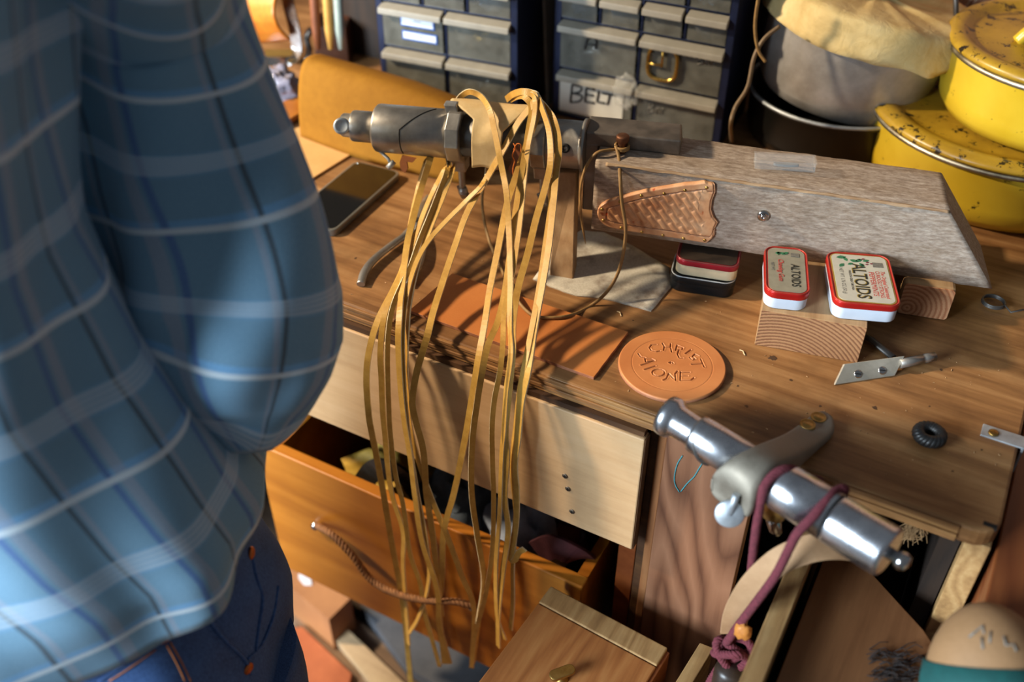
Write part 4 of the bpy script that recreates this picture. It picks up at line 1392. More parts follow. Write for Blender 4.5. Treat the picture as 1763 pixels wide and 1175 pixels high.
tag(stp.build('leather_strap', leather('tan_strap', '#a07a56', '#b8926c', 30, .7)), 'tan leather strap curving down from under the aluminium vise', 'strap')
tg = MB().tube(catmull([Yp(1262, 1143, .610), Yp(1256, 1165, .606), Yp(1250, 1200, .600), Yp(1246, 1250, .60)], 6), [.006, .010, .014, .016, .0165] + [.0168] * 9 + [.016] * 5, 16)
tag(tg.build('dark_toggle', leather('dark_toggle', '#1c1410', '#33261e', 40, .4)), 'dark rounded wooden handle hanging from the maroon knot', 'handle')
bd = lump(Yp(1279, 1088, .603), (.0085, .006, .011), .35, 4.0, 14, 10)
tag(bd.build('amber_chip', leather('amber_chip', '#9a5a1c', '#c8843a', 90, .6)), 'small orange wood chip stuck in the maroon knot', 'chip')

# fibrous tuft hanging under the bench edge
tf = MB()
for k in range(70):
    a0_ = Yp(1585 + random.gauss(0, 6), 893 + random.gauss(0, 5), .745)
    tf.tube([a0_, Yp(1575 + random.gauss(0, 12), 908 + random.gauss(0, 8), .745 + random.gauss(0, .004)), Yp(1566 + random.gauss(0, 14), 925 + random.gauss(0, 9), .745 + random.gauss(0, .006))], .0004, 3)
tag(tf.build('fibre_tuft', plain('straw_fibre', '#a8845a', .9), weld=False), 'tuft of straw coloured fibres hanging under the worktop', 'fibres', None, 'stuff')

# crumbs and shavings on the worktop
cr = MB()
for k in range(260):
    x, y = random.uniform(600, 1740), random.uniform(420, 880)
    p = P(x, y)
    if p.y < EDGE + .008 or p.x > .095 or p.y > 1.35:
        continue
    s_ = random.uniform(.0004, .0013)
    a = random.uniform(0, 6)
    cr.tube([p + Vector((0, 0, .0004)), p + Vector((math.cos(a) * s_ * 2, math.sin(a) * s_ * 2, .0006))], s_ * .35, 4)
tag(cr.build('crumbs', plain('crumbs', '#b8946a', .9, 0, .5, 300), weld=False), 'scattered wood crumbs and shavings on the worktop', 'crumbs', None, 'stuff')
for q, lab in (((1066, 541), 'curled pale wood shaving in front of the canvas scrap'), ((1278, 608), 'thin pale wood shaving near the round coaster')):
    p = P(*q)
    tag(MB().tube(catmull([p + Vector((-.004, .003, .0005)), p + Vector((0, .002, .001)), p + Vector((.002, -.001, .001)), p + Vector((.004, -.003, .0006))], 5), .0007, 6).build('wood_shaving', plain('shaving', '#cdb48a', .9)), lab, 'shaving')

# dark hair tuft lying on the brown plank
tf = MB()
for k in range(110):
    x0, y0 = random.uniform(1490, 1570), random.uniform(1118, 1185)
    a0_ = P(x0, y0, -.129)
    an = random.gauss(.5, .35)
    L = random.uniform(.010, .022)
    d_ = Vector((math.cos(an), math.sin(an), 0)) * L
    tf.tube([a0_, a0_ + d_ * .5 + Vector((0, 0, random.uniform(.002, .008))), a0_ + d_ + Vector((0, 0, .001))], .0005, 3)
tag(tf.build('hair_tuft', plain('dark_hair', '#2a211e', .8), weld=False), 'dark fuzzy hair tuft on the broad brown plank', 'hair', None, 'stuff')

# ------------------------------------------------------------------ small-parts cabinets at the back
M_navy = plain('navy_steel', '#141e3c', .45, .3, .2, 30, .05)
M_lip = plain('grey_plastic_lip', '#8f897c', .5, 0, .1, 50, .05)
M_tray = NT('cloudy_plastic')
tn = M_tray.noise(M_tray.co(), 40, 5, .6)
M_tray.set(M_tray.ramp(tn, [(.3, '#5c5c56'), (.7, '#7a7a72')]), M_tray.ramp(tn, [(.3, .12), (.7, .4)]))
M_tray.b.inputs['Alpha'].default_value = .55
M_tray = M_tray.mat
M_in = plain('drawer_inside', '#55534c', .8, 0, .3, 40)
M_bag = plain('plastic_bag', '#b4b4ac', .15, .2, .3, 60, .3)
M_bagd = plain('dark_parts', '#5a5852', .4, .3, .5, 120, .2)
M_goldp = plain('brass_parts', '#a8843c', .25, .8, .4, 120, .4)
M_bluep = plain('blue_stock', '#6f9cc4', .5, 0, .25, 60, .1)
M_marker = plain('marker_ink', '#16161a', .6)

def cabinet(label, a, b, rows, depth=.14, hgt=.34):
    """rows: list of (z0, z1, columns, contents)"""
    ex = Vector((b.x - a.x, b.y - a.y, 0)); W = ex.length; ex.normalize()
    ey = Vector((-ex.y, ex.x, 0))
    R = Matrix((ex, ey, (0, 0, 1))).transposed()
    t = thing('parts_cabinet', label, 'cabinet', Vector((a.x, a.y, 0)), R)
    f = MB()
    f.box((-.006, -.002, 0), (.004, depth, hgt)).box((W - .004, -.002, 0), (W + .006, depth, hgt)).box((-.006, depth - .004, 0), (W + .006, depth, hgt)).box((-.006, -.002, hgt - .01), (W + .006, depth, hgt)).box((-.006, -.002, 0), (W + .006, depth, .006))
    for z0, z1, cols, cont in rows:
        f.box((0, .0, z0 - .0035), (W, depth - .004, z0 - .0008))
        for k in range(1, cols):
            x = W * k / cols
            f.box((x - .0018, .0, z0), (x + .0018, depth - .004, z1))
    f.build('frame', M_navy, t, bevel=.0008)
    for z0, z1, cols, cont in rows:
        for k in range(cols):
            x0, x1 = W * k / cols + .0042, W * (k + 1) / cols - .0042
            d = MB().box((x0, -.003, z0), (x1, -.0008, z1 - .006)).box((x0, .0, z0), (x1, depth - .02, z0 + .0015)).build('drawer', M_tray, t, bevel=.0006)
            MB().hexa([(x0 - .002, -.014, z1 - .015), (x1 + .002, -.014, z1 - .015), (x1 + .001, .002, z1 - .010), (x0 - .001, .002, z1 - .010), (x0 - .002, -.013, z1 - .006), (x1 + .002, -.013, z1 - .006), (x1 + .001, .004, z1 - .001), (x0 - .001, .004, z1 - .001)]).build('drawer_lip', M_lip, d, bevel=.0015)
            mt = cont[k] if cont else M_bagd
            q = lump(((x0 + x1) / 2, .032, z0 + (z1 - z0) * .33), ((x1 - x0) * .46, .028, (z1 - z0) * .38), .45, z0 * 90 + k * 7, 30, 18, 5.0)
            q.build('contents', mt, d)
    return t, R, W
ra, rb2 = P(958, 196), P(1229, 256)
RW = .0755
cab, cR, cW = cabinet('navy parts cabinet with the drawer marked BELT, behind the beam', ra, rb2, [(.006, .0755, 2, [M_bag, M_bagd]), (.080, .1505, 2, [M_bag, M_in]), (.1545, .196, 4, [M_bluep, M_bluep, M_bagd, M_bluep]), (.200, .2415, 4, [M_bluep, M_bag, M_bagd, M_bluep]), (.2455, .287, 4, None), (.291, .328, 4, None)])
CT = Matrix.Translation(cab.location) @ cR.to_4x4()
CIN = CT.inverted()
ny = cR @ Vector((0, 1, 0))
def cab_pt(zx, zy, off=-.0042):
    o_ = CT @ Vector((0, off, 0))
    return CIN @ Pl(900 + zx / 3.526, zy / 3.526, o_, ny)
def strokes(mb, st, r, off=-.0042):
    for s_ in st:
        mb.tube(catmull([cab_pt(x, y, off) for x, y in s_], 4), r, 6)
    return mb
MB().box((.006, -.0038, .010), (.108, -.0032, .058)).build('paper_label', plain('white_paper', '#c4c2b8', .8, 0, .1, 30), cab)
bl = strokes(MB(), [[(300, 515), (290, 620)], [(300, 515), (355, 530), (345, 558), (298, 566)], [(298, 566), (358, 582), (345, 615), (290, 622)],
 [(385, 535), (378, 618)], [(385, 535), (440, 545)], [(382, 575), (430, 580)], [(378, 618), (435, 626)],
 [(462, 552), (450, 618)], [(450, 618), (500, 628)], [(482, 565), (568, 582)], [(528, 575), (515, 636)]], .0016)
bl.build('marker_lettering', M_marker, cab)
strokes(MB(), [[(375, 300), (395, 235), (445, 240), (440, 300)], [(380, 270), (440, 272)]], .0012).build('marker_lettering', M_marker, cab)
strokes(MB(), [[(1068, 335), (1060, 390)], [(1068, 335), (1095, 345), (1066, 362)], [(1066, 362), (1098, 378), (1060, 390)], [(1105, 392), (1118, 345), (1135, 395)], [(1108, 375), (1130, 378)], [(1168, 352), (1148, 352), (1145, 385), (1166, 392)]], .0007).build('faint_lettering', M_ginK, cab)
strokes(MB(), [[(800, 290), (785, 300), (782, 320), (800, 326)], [(965, 310), (975, 345)], [(985, 312), (968, 330), (992, 350)]], .0007).build('faint_lettering', M_ginK, cab)
strokes(MB(), [[(768, 628), (758, 685)], [(768, 628), (795, 640), (764, 655)], [(764, 655), (798, 670), (758, 685)], [(805, 690), (815, 660), (830, 662), (826, 690)], [(840, 692), (845, 662), (860, 660)]], .0007).build('faint_lettering', M_ginK, cab)
# crumpled plastic bag bulging out of the BELT drawer
bgm = clear('clear_bag', '#d8d8d0', .12, .18)
bg = lump(CT @ Vector((.113, -.012, .066)), (.019, .008, .026), .35, 6.0, 30, 18, 3.0)
tag(bg.build('plastic_bag', bgm), 'clear crumpled plastic bag bulging from the BELT drawer', 'bag')
# gold buckle fixed to the front of its drawer
bq = CT @ Vector((.1625, -.0070, .115))
bkl = thing('belt_buckle', 'gold belt buckle on the front of a parts drawer', 'buckle', bq, cR)
Bm = metal('gold_buckle', '#b08c3c', '#d8b868', .22)
ring = [Vector((.0215 * math.copysign(abs(math.cos(a)) ** .6, math.cos(a)), 0, .0235 * math.copysign(abs(math.sin(a)) ** .6, math.sin(a)))) for a in np.linspace(0, 2 * PI, 41)]
MB().tube(ring, .0027, 8, cap=False).build('frame', Bm, bkl)
MB().tube([(0, -.001, .022), (0, -.001, -.004)], .0018, 8).build('bar', Bm, bkl)
MB().tube([(-.022, -.002, -.002), (0, -.0025, -.001)], .0017, 8).build('prong', Bm, bkl)

la, lb2 = P(668, 172), P(884, 214)
cab2, cR2, cW2 = cabinet('navy parts cabinet with white stickers, behind the folded leather', la, lb2, [(.012, .0895, 2, [M_bag, M_bag]), (.0935, .1585, 2, [M_bagd, M_goldp]), (.1625, .206, 3, [M_bagd, M_in, M_bluep]), (.210, .252, 3, [M_bluep, M_bagd, M_bluep]), (.256, .326, 3, None)])
CT2 = Matrix.Translation(cab2.location) @ cR2.to_4x4()
ny2 = cR2 @ Vector((0, 1, 0))
def c2(x, y, off):
    return CT2.inverted() @ Pl(x, y, CT2 @ Vector((0, off, 0)), ny2)
Mbl = plain('blue_border', '#2a5aa8', .5); Mwl = plain('sticker_white', '#d4dae4', .5)
for (x0, y0, x1, y1) in ((688, 15, 748, 53), (692, 51, 753, 77)):
    p, q = c2(x0, y0, -.004), c2(x1, y1, -.004)
    xa, xb, za, zb = min(p.x, q.x), max(p.x, q.x), min(p.z, q.z), max(p.z, q.z)
    sk = MB().box((xa, -.0042, za), (xb, -.0034, zb)).build('sticker', Mbl, cab2)
    MB().box((xa + .002, -.0046, za + .002), (xb - .002, -.0040, zb - .002)).build('sticker_face', Mwl, sk)
    ln = MB()
    for k in range(2):
        zz = za + (zb - za) * (.62 - .25 * k)
        ln.box(((xa + xb) / 2 - .006, -.0049, zz), ((xa + xb) / 2 + .006, -.0045, zz + .0012))
    ln.build('sticker_print', M_ginK, sk)
# pale card leaning between the cabinets
p, q = P(957, 150, .02), Yp(938, 12, 1.30)
tag(MB().hexa([(p.x - .003, 1.285, 0), (p.x + .001, 1.285, 0), (p.x + .001, 1.36, 0), (p.x - .003, 1.36, 0), (q.x - .008, 1.30, .22), (q.x - .004, 1.30, .22), (q.x - .004, 1.37, .22), (q.x - .008, 1.37, .22)]).build('leaning_card', plain('grey_card', '#8a8880', .7)), 'thin pale card leaning between the two parts cabinets', 'card')

# ------------------------------------------------------------------ pots
M_yel = NT('yellow_enamel')
v = M_yel.co()
chip = M_yel.ramp(M_yel.noise(v, 38, 8, .7), [(.63, 0.0), (.655, 1.0)])
yc = M_yel.ramp(M_yel.noise(v, 7, 5, .6), [(.3, '#c09e22'), (.7, '#d6b838')])
M_yel.set(M_yel.mix(chip, yc, '#2a2018'), .28)
M_yel.bump(M_yel.noise(v, 60, 4, .5), .05, .001)
M_yel = M_yel.mat
M_yl = NT('stained_yellow')
v = M_yl.co()
yc = M_yl.ramp(M_yl.noise(v, 12, 7, .65), [(.3, '#8a6a1c'), (.6, '#b08c28'), (.8, '#c4a030')])
M_yl.set(M_yl.mix(M_yl.ramp(M_yl.noise(v, 55, 8, .7), [(.575, 0.0), (.60, 1.0)]), yc, '#241a10'), .35)
M_yl = M_yl.mat
M_rim = metal('chipped_rim', '#a8a08c', '#c8c2b0', .35)
def pot(name, label, c, r, z0, h, lid_h, rin):
    t = thing(name, label, 'pot', (c[0], c[1], z0))
    MB().lathe([(r * .80, 0), (r * .92, .004), (r * .985, .018), (r, .035), (r, h - .004), (r * 1.012, h)], 72, None).build('body', M_yel, t)
    MB().lathe([(r * 1.008, h - .007), (r * 1.035, h - .006), (r * 1.035, h - .001), (r * 1.008, h)], 72, None, 0, False).build('rim', M_rim, t)
    MB().lathe([(r * 1.01, h + .001), (r * 1.045, h + .002), (r * 1.055, h + .006), (r * 1.03, h + .011), (r * .97, h + .0135), (r * .90, h + .0115), (r * .86, h + .006), (r * .80, h + .0055), (rin, h + lid_h), (0, h + lid_h + .002)], 72, None).build('lid', M_yl, t)
    return t
pot('enamel_pot', 'large chipped yellow enamel pot standing on the bench', (-.005, 1.40), .178, 0, .092, .006, .02)
p2 = pot('enamel_pot', 'smaller yellow enamel pot with an arched lid handle stacked on the larger', (.035, 1.395), .142, .1005, .090, .008, .05)
MB().tube(catmull([(-.062, -.028, .097), (-.050, -.024, .113), (-.025, -.012, .126), (.01, .0, .130), (.045, .010, .124), (.06, .016, .108), (.066, .018, .096)], 6), .0085, 14).build('lid_handle', M_yel, p2)

bpC = (-.235, 1.405)
MB_ = MB().lathe([(.110, 0), (.118, .004), (.124, .02), (.126, .066), (.129, .068), (.130, .071), (.128, .074), (.122, .074), (.118, .05), (0, .05)], 64)
bpt = thing('black_pot', 'low black pot with a bright rim under the steel pot', 'pot', (bpC[0], bpC[1], 0))
MB_.build('body', plain('black_enamel', '#12110f', .35, 0, .2), bpt)
MB().tube([(.1285 * math.cos(a), .1285 * math.sin(a), .0735) for a in np.linspace(0, 2 * PI, 65)], .0026, 8, cap=False).build('rim', M_zinc, bpt)
hv_ = Vector((-math.sin(YAW), math.cos(YAW), 0))
Rt = Matrix.Rotation(math.radians(9.5), 3, hv_)
stp_ = thing('steel_pot', 'tarnished steel pot tilted inside the black pot', 'pot', (bpC[0] - .004, bpC[1], .0795), Rt)
mss = NT('tarnished_steel')
v = mss.co()
mss.set(mss.ramp(mss.noise(v, 14, 7, .65), [(.3, '#8e8880'), (.6, '#b8b4b0'), (.8, '#d0cecc')]), mss.ramp(mss.noise(v, 20, 6, .6), [(.3, .3), (.7, .45)]), .5)
mss.bump(mss.noise(v, 25, 4, .5), .08, .002)
MB().lathe([(.095, -.018), (.108, -.012), (.116, .002), (.122, .030), (.128, .080), (.131, .118), (.133, .120), (.133, .123), (.129, .123), (.124, .08), (0, .075)], 64).build('body', mss.mat, stp_)
# crumpled paper cover
Rp = Matrix.Rotation(math.radians(11.0), 3, hv_)
pc = stp_.location + Rt @ Vector((0.004, -.004, .124))
rings = []
NP_ = 96
for i, (rf, z) in enumerate([(.0, .010), (.05, .0105), (.09, .011), (.12, .011), (.134, .009), (.139, .004), (.1405, -.006), (.142, -.016), (.143, -.027), (.144, -.036)]):
    ring = []
    for k in range(NP_):
        a = 2 * PI * k / NP_
        d = Vector((math.cos(a), math.sin(a), z * 30))
        cr_ = mnoise.noise(d * 2.6) * .006 + mnoise.noise(d * 7) * .0028
        rr__ = max(.0005, rf) + (cr_ if rf > .03 else 0) * (.6 if z > 0 else 1)
        zz = z + (cr_ * .8 if z > 0 else 0)
        if i >= 7:
            zz += mnoise.noise(Vector((math.cos(a) * 2.2, math.sin(a) * 2.2, 3))) * .014 * (i - 6) / 3
        ring.append(Rp @ Vector((rr__ * math.cos(a), rr__ * math.sin(a), zz)) + pc)
    rings.append(ring)
mp = NT('aged_paper')
v = mp.co()
pf = mp.noise(v, 16, 7, .65, .6)
mp.set(mp.ramp(pf, [(.3, '#b89a5e'), (.5, '#d0b67c'), (.7, '#dcc690')]), .8)
mp.bump(mp.noise(v, 35, 6, .6, 1.0), .5, .004)
tag(MB().loft(rings, True, False).build('paper_cover', mp.mat, solid=.0008), 'yellowed crumpled paper tied over the steel pot', 'paper')

# hanging cord beside the pots
cpts_ = [Yp(1310, -30, 1.22), Yp(1300, 40, 1.22), Yp(1305, 85, 1.22), Yp(1318, 107, 1.22)]
tag(MB().tube(catmull(cpts_, 8), .0022, 8).build('string_end', M_cord), 'short brown cord end hanging in front of the steel pot', 'cord')
cpts_ = [Yp(1342, 45, 1.25), Yp(1315, 68, 1.235), Yp(1298, 100, 1.225), Yp(1287, 150, 1.215), Yp(1266, 185, 1.21), Yp(1258, 215, 1.20), P(1260, 246, .003)]
tag(MB().tube(catmull(cpts_, 8), .0027, 8).build('grey_string', leather('grey_cord', '#6a5640', '#8a7458', 60)), 'grey brown cord dropping between cabinet and steel pot to the bench', 'cord')

# hairy hide at the back wall
hd = MB()
def hide(a, b):
    x = -.36 + .95 * a
    z = .04 + .62 * b
    return Vector((x, 1.575 - .025 * b + .014 * mnoise.noise(Vector((x * 9, z * 4, 0))), z))
hd.grid(hide, 50, 30)
hm = leather('pink_hide', '#a8755a', '#c89a80', 12, .7, .2, 80)
hdo = tag(hd.build('animal_hide', hm, solid=.003), 'pinkish tan animal hide hanging on the back wall', 'hide')
hr = MB()
for k in range(420):
    a = random.random()
    b = random.uniform(.1, 1)
    p = hide(a, b) + Vector((0, -.004, 0))
    L = random.uniform(.03, .10)
    dx = random.gauss(-.35, .25) * L
    hr.tube([p, p + Vector((dx * .5, -random.uniform(.004, .014), -L * .5)), p + Vector((dx, -random.uniform(.002, .012), -L))], [.0009, .0008, .0003], 3)
hr.v = [v_ - hdo.location for v_ in hr.v]
ho_ = hr.build('hair', plain('pale_hair', '#d8c8b4', .7, 0, .2), hdo, weld=False)
ho_['kind'] = 'stuff'
tag(MB().tube([Yp(1645, -60, 1.42), Yp(1646, 30, 1.42), Yp(1644, 78, 1.42)], .0035, 8).build('hanging_wire', M_steel_d), 'grey wire hanging down behind the paper cover', 'wire')

# ------------------------------------------------------------------ folded leather, sheets and clamp at the far left
fa, fb = P(520, 238), P(800, 318)
def fold(a, b):
    base = fa.lerp(fb, a) + Vector((0, 0, 0))
    if True:
        bow = math.sin(a * PI) * .012
        hgt = .112 * (1 - .10 * a) - .035 * max(0, a - .55) ** 1.2
        # b: 0 front foot, .5 ridge, 1 back foot
        if b < .5:
            t = b / .5
            z = hgt * math.sin(t * PI / 2) ** 1.0
            y = .030 * t ** 2 - bow * (1 - t)
        else:
            t = (b - .5) / .5
            z = hgt * math.cos(t * PI / 2)
            y = .030 + .085 * math.sin(t * PI / 2)
        return base + Vector((.012 * b, y, z + .002))
fld = MB().grid(fold, 40, 36)
m_hide = leather('tan_hide', '#764c14', '#926420', 9, .8, .25, 120)
m_hide.node_tree.nodes['Principled BSDF'].inputs['Specular IOR Level'].default_value = .1
tag(fld.build('folded_leather', m_hide, solid=.004), 'large folded tan leather hide behind the steel spindle', 'leather')
def flat(name, pts, z0, th, mat, label, cat):
    return slab(name, [P(x, y, z0 + th) for x, y in pts], z0, z0 + th, mat, mat, label, cat)
flat('leather_sheet', [(430, 250), (525, 215), (600, 262), (610, 262), (500, 330), (420, 345)], .0004, .003, leather('pale_tan', '#b98a50', '#cda066', 12, .6), 'flat pale tan leather sheet under the folded hide', 'leather')
flat('red_board', [(455, 190), (540, 150), (548, 175), (470, 222)], .004, .008, M_pine, 'reddish board corner behind the sleeve', 'board')
# steel frame with orange tooled leather
fr = thing('steel_stand', 'bright steel bent bar stand holding orange leather', 'stand', P(500, 110))
TI = Matrix.Translation(-fr.location)
yF = fr.location.y
MB().ribbon(catmull([TI @ p for p in (Yp(493, -30, yF), Yp(497, 8, yF), Yp(506, 45, yF), Yp(512, 85, yF), P(508, 104, .003), P(490, 108, .003), P(450, 108, .003))], 6), .018, .006, (.2, -.6, .6)).build('bar', M_chrome, fr)
MB().hexa([TI @ q for q in (P(455, 105, 0), P(504, 105, 0), P(504, 85, 0), P(455, 85, 0), P(455, 105, .006), P(504, 105, .006), P(504, 85, .006), P(455, 85, .006))]).build('foot', M_bone, fr)
def orng(a, b):
    c0_ = Yp(415 + 70 * a, -40, yF + .02)
    x = c0_.x
    ang = -0.6 + 2.2 * b
    return Vector((c0_.x + .012 * b, yF - .03 - .06 * math.cos(ang), .155 - .10 * math.sin(ang - .2) * 1.0))
def orng2(a, b):
    top_ = Yp(405 + 82 * a, -40, yF - .005)
    bt_ = Yp(440 + 60 * a, 74 - 6 * a, yF - .02)
    p = top_.lerp(bt_, b)
    return p + Vector((.0, -.03 * math.sin(PI * b), 0))
tag(MB().grid(orng2, 20, 20).build('orange_leather', leather('orange_leather', '#a85214', '#d08428', 30, .35, .3, 120), solid=.004), 'orange tooled leather piece curved inside the steel stand', 'leather')
tag(lump(P(480, 150, .02), (.035, .03, .030), .4, 2.2, 30, 18, 4).build('plastic_bag', plain('lilac_bag', '#8a8694', .25, 0, .2, 30, .3)), 'lilac grey plastic bag on the bench beside the sleeve', 'bag')
bxq = [P(545, 112, 0), P(602, 112, 0)]
rbx = MB().hexa([bxq[0], bxq[1], bxq[1] + Vector((-.03, .06, 0)), bxq[0] + Vector((-.03, .06, 0)), bxq[0] + Vector((0, 0, .065)), bxq[1] + Vector((0, 0, .065)), bxq[1] + Vector((-.03, .06, .065)), bxq[0] + Vector((-.03, .06, .065))])
tag(rbx.build('wooden_box', wood('dark_red_box', '#2c150a', '#40200f', '#512a15', 0, 1, .5, .1), bevel=.002), 'dark red-brown wooden box behind the folded hide', 'box')
for k, (x, m, h_, lab) in enumerate(((534, leather('tool_a', '#6a3a20', '#8a5030', 30), .13, 'red-brown tool handle standing in the dark box'), (556, leather('tool_b', '#b98438', '#d0a050', 30), .14, 'yellow tool handle standing in the dark box'), (574, plain('tool_c', '#a8b4a8', .3, .2), .135, 'pale green tool handle at the right in the dark box'))):
    b0_ = P(x, 92, .066)
    tag(MB().tube([b0_ + Vector((0, .02, -.0)), b0_ + Vector((.001, .02, .03)), b0_ + Vector((.004, .022, h_ - .04)), b0_ + Vector((.005, .022, h_))], [.004, .007, .0075, .005], 12).build('tool_handle', m), lab, 'tool')
dk_ = P(520, 60, .03)
tag(MB().tube(catmull([P(528, 105, .004), P(532, 85, .02), P(528, 66, .03), P(536, 50, .045)], 6), .006, 8).build('bent_hook', M_steel), 'bent steel hook beside the dark red box', 'hook')
tag(MB().box((-1.06, 1.30, 0), (-.90, 1.36, .30)).box((-1.06, 1.29, .30), (-.90, 1.37, .31)).build('dark_case', M_dark, bevel=.002), 'tall dark case standing left of the parts cabinets', 'case')

# ------------------------------------------------------------------ boards and scraps under the pine drawer
def lowq(name, pts, z0, th, mat, label, cat):
    return slab(name, [P(x, y, z0 + th) for x, y in pts], z0, z0 + th, mat, mat, label, cat)
lowq('plank', [(440, 985), (520, 985), (760, 1190), (640, 1240)], -.89, .03, wood('grey_plank', '#5e4a3a', '#7c6450', '#94795e', 0, .7, .7, .1), 'grey brown plank on the floor under the pine drawer', 'plank')
lowq('plank', [(545, 1060), (575, 1062), (700, 1180), (650, 1190)], -.859, .02, wood('pale_plank', '#94795a', '#b09470', '#c4aa84', 0, .7, .7, .1), 'pale narrow plank lying on the grey plank', 'plank')
lowq('cardboard_box', [(455, 975), (480, 945), (604, 1030), (566, 1068)], -.86, .09, leather('copper_card', '#8a5a38', '#aa7448', 14, .6), 'copper brown cardboard box under the left of the pine drawer', 'box')
lowq('leather_piece', [(470, 1085), (520, 1080), (605, 1160), (590, 1230), (480, 1230)], -.895, .05, leather('rust_leather', '#8a4526', '#b06038', 14, .5), 'rust red leather piece on the floor beside the jeans', 'leather')
lowq('dark_cloth', [(620, 1040), (690, 1070), (860, 1150), (840, 1230), (700, 1150)], -.89, .06, leather('slate_rag', '#3a3c42', '#5c5c60', 10, .9), 'slate grey rag on the floor below the laces', 'cloth')
lowq('paper_scrap', [(515, 985), (535, 992), (537, 1008), (524, 1008), (514, 996)], -.769, .001, plain('white_scrap', '#c8c8d0', .7), 'small white paper scrap on the cardboard box', 'paper')

# ------------------------------------------------------------------ tan form with a teal band in the near corner
hf = thing('tan_form', 'rounded tan form with pencil marks and a teal ribbed band', 'form', (.139, .570, -.9))
av_ = (Vector((-math.sin(YAW), math.cos(YAW), 0)) * .766 + Vector((0, 0, .643))).normalized()
FT = Matrix.Translation((0, 0, .836)) @ zaxis(av_, (math.cos(YAW), math.sin(YAW), 0)).to_4x4()
FI = (Matrix.Translation(hf.location) @ FT).inverted()
def form_r(z):
    return .0575 * (1 - (max(0.0, (z + .01) / .11)) ** 2.3) ** .5 if z < .0999 else .002
MB().lathe([(.050, -.11)] + [(form_r(z), z) for z in [-.105, -.05, -.01, .01, .03, .045, .06, .07, .08, .088, .094, .098, .1]], 56, FT).build('form', leather('tan_cover', '#8e6a46', '#a67e58', 10, .6, .05), hf)
band = []
for i in range(9):
    zz = -.060 + .112 * i / 8
    rb_ = max(form_r(zz), .0) + .0012
    band.append([((rb_ + (.0011 if k % 2 else 0)) * math.cos(2 * PI * k / 170), (rb_ + (.0011 if k % 2 else 0)) * math.sin(2 * PI * k / 170), zz) for k in range(170)])
MB().loft(band, T=FT).build('ribbed_band', leather('teal_rib', '#0a3e3c', '#0f524e', 60, .8), hf)
ft_ = FT @ Vector((0, 0, -.10))
MB().lathe([(.09, 0), (.09, .02), (.03, .03), (.014, .05), (.014, ft_.z)], 32, Matrix.Translation((ft_.x, ft_.y, 0))).build('stand', M_plank, hf)
pk = MB()
for s_ in ([(1668, 1098), (1680, 1088), (1692, 1078), (1694, 1092)], [(1690, 1098), (1692, 1118)], [(1706, 1088), (1704, 1108)], [(1728, 1096), (1732, 1112), (1745, 1110), (1750, 1122)]):
    pp_ = []
    for x, y in s_:
        d = Vector(_ray(x, y)); best = None
        for q in np.linspace(.6, 1.25, 700):
            w_ = FI @ (Vector(_C) + d * q)
            if -.1 < w_.z < .0999 and math.hypot(w_.x, w_.y) <= form_r(w_.z) + .0008:
                best = FT @ w_; break
        if best is not None:
            pp_.append(best)
    if len(pp_) > 1:
        pk.tube(pp_, .0009, 6)
if pk.v:
    pk.build('pencil_mark', M_ginK, hf)

# ------------------------------------------------------------------ person at the left, seen from behind
pn = thing('person', 'person in a blue plaid shirt and jeans standing at the bench, seen from behind', 'person', (-.66, .36, -.9))
TP = Matrix.Translation(-pn.location)
def plaid():
    n = NT('blue_plaid')
    uvn = n.n('ShaderNodeUVMap'); uvn.uv_map = 'UVMap'
    sep = n.n('ShaderNodeSeparateXYZ')
    n.link(uvn.outputs[0], sep.inputs[0])
    fu = n.math('FRACT', n.math('MULTIPLY', sep.outputs[0], 1 / .088))
    fv = n.math('FRACT', n.math('MULTIPLY', sep.outputs[1], 1 / .128))
    def lines(f, spec):
        stops = [(0.0, (0, 0, 0, 1))]
        for p, w, c in spec:
            stops += [(p - w - .012, (0, 0, 0, 1)), (p - w, (c, c, c, 1)), (p + w, (c, c, c, 1)), (p + w + .012, (0, 0, 0, 1))]
        return n.ramp(f, stops)
    wv = lines(fv, [(.10, .014, 1.0), (.52, .006, .55), (.555, .006, .55), (.59, .006, .55), (.625, .006, .55)])
    bvl = lines(fv, [(.145, .02, .8), (.57, .08, .35)])
    dk = lines(fu, [(.15, .014, .9)])
    bl_ = lines(fu, [(.60, .022, .9)])
    pk_ = lines(fu, [(.22, .02, .45), (.72, .05, .45)])
    base = n.ramp(n.noise(n.co(), 6, 3, .5), [(.35, '#5f8dac'), (.65, '#6d9ab6')])
    c = n.mix(bvl, base, '#6aa8dc')
    c = n.mix(bl_, c, '#3560a4')
    c = n.mix(pk_, c, '#aca8b6')
    c = n.mix(dk, c, '#1c2230')
    c = n.mix(wv, c, '#d8e4ec')
    mpv = n.n('ShaderNodeMapping'); mpv.inputs['Scale'].default_value = (1, 1, 1)
    n.link(uvn.outputs[0], mpv.inputs[0])
    ws = n.noise(mpv.outputs[0], 900, 2, .5)
    c = n.mix(.25, c, n.ramp(ws, [(.3, '#4e6878'), (.7, '#b4c8d4')]))
    n.set(c, .85)
    n.b.inputs['Specular IOR Level'].default_value = .2
    n.b.inputs['Sheen Weight'].default_value = .15
    n.bump(ws, .1, .0005)
    return n.mat
M_plaid = plaid()
def smooth(a, b, t):
    t = max(0, min(1, (t - a) / (b - a)))
    return t * t * (3 - 2 * t)
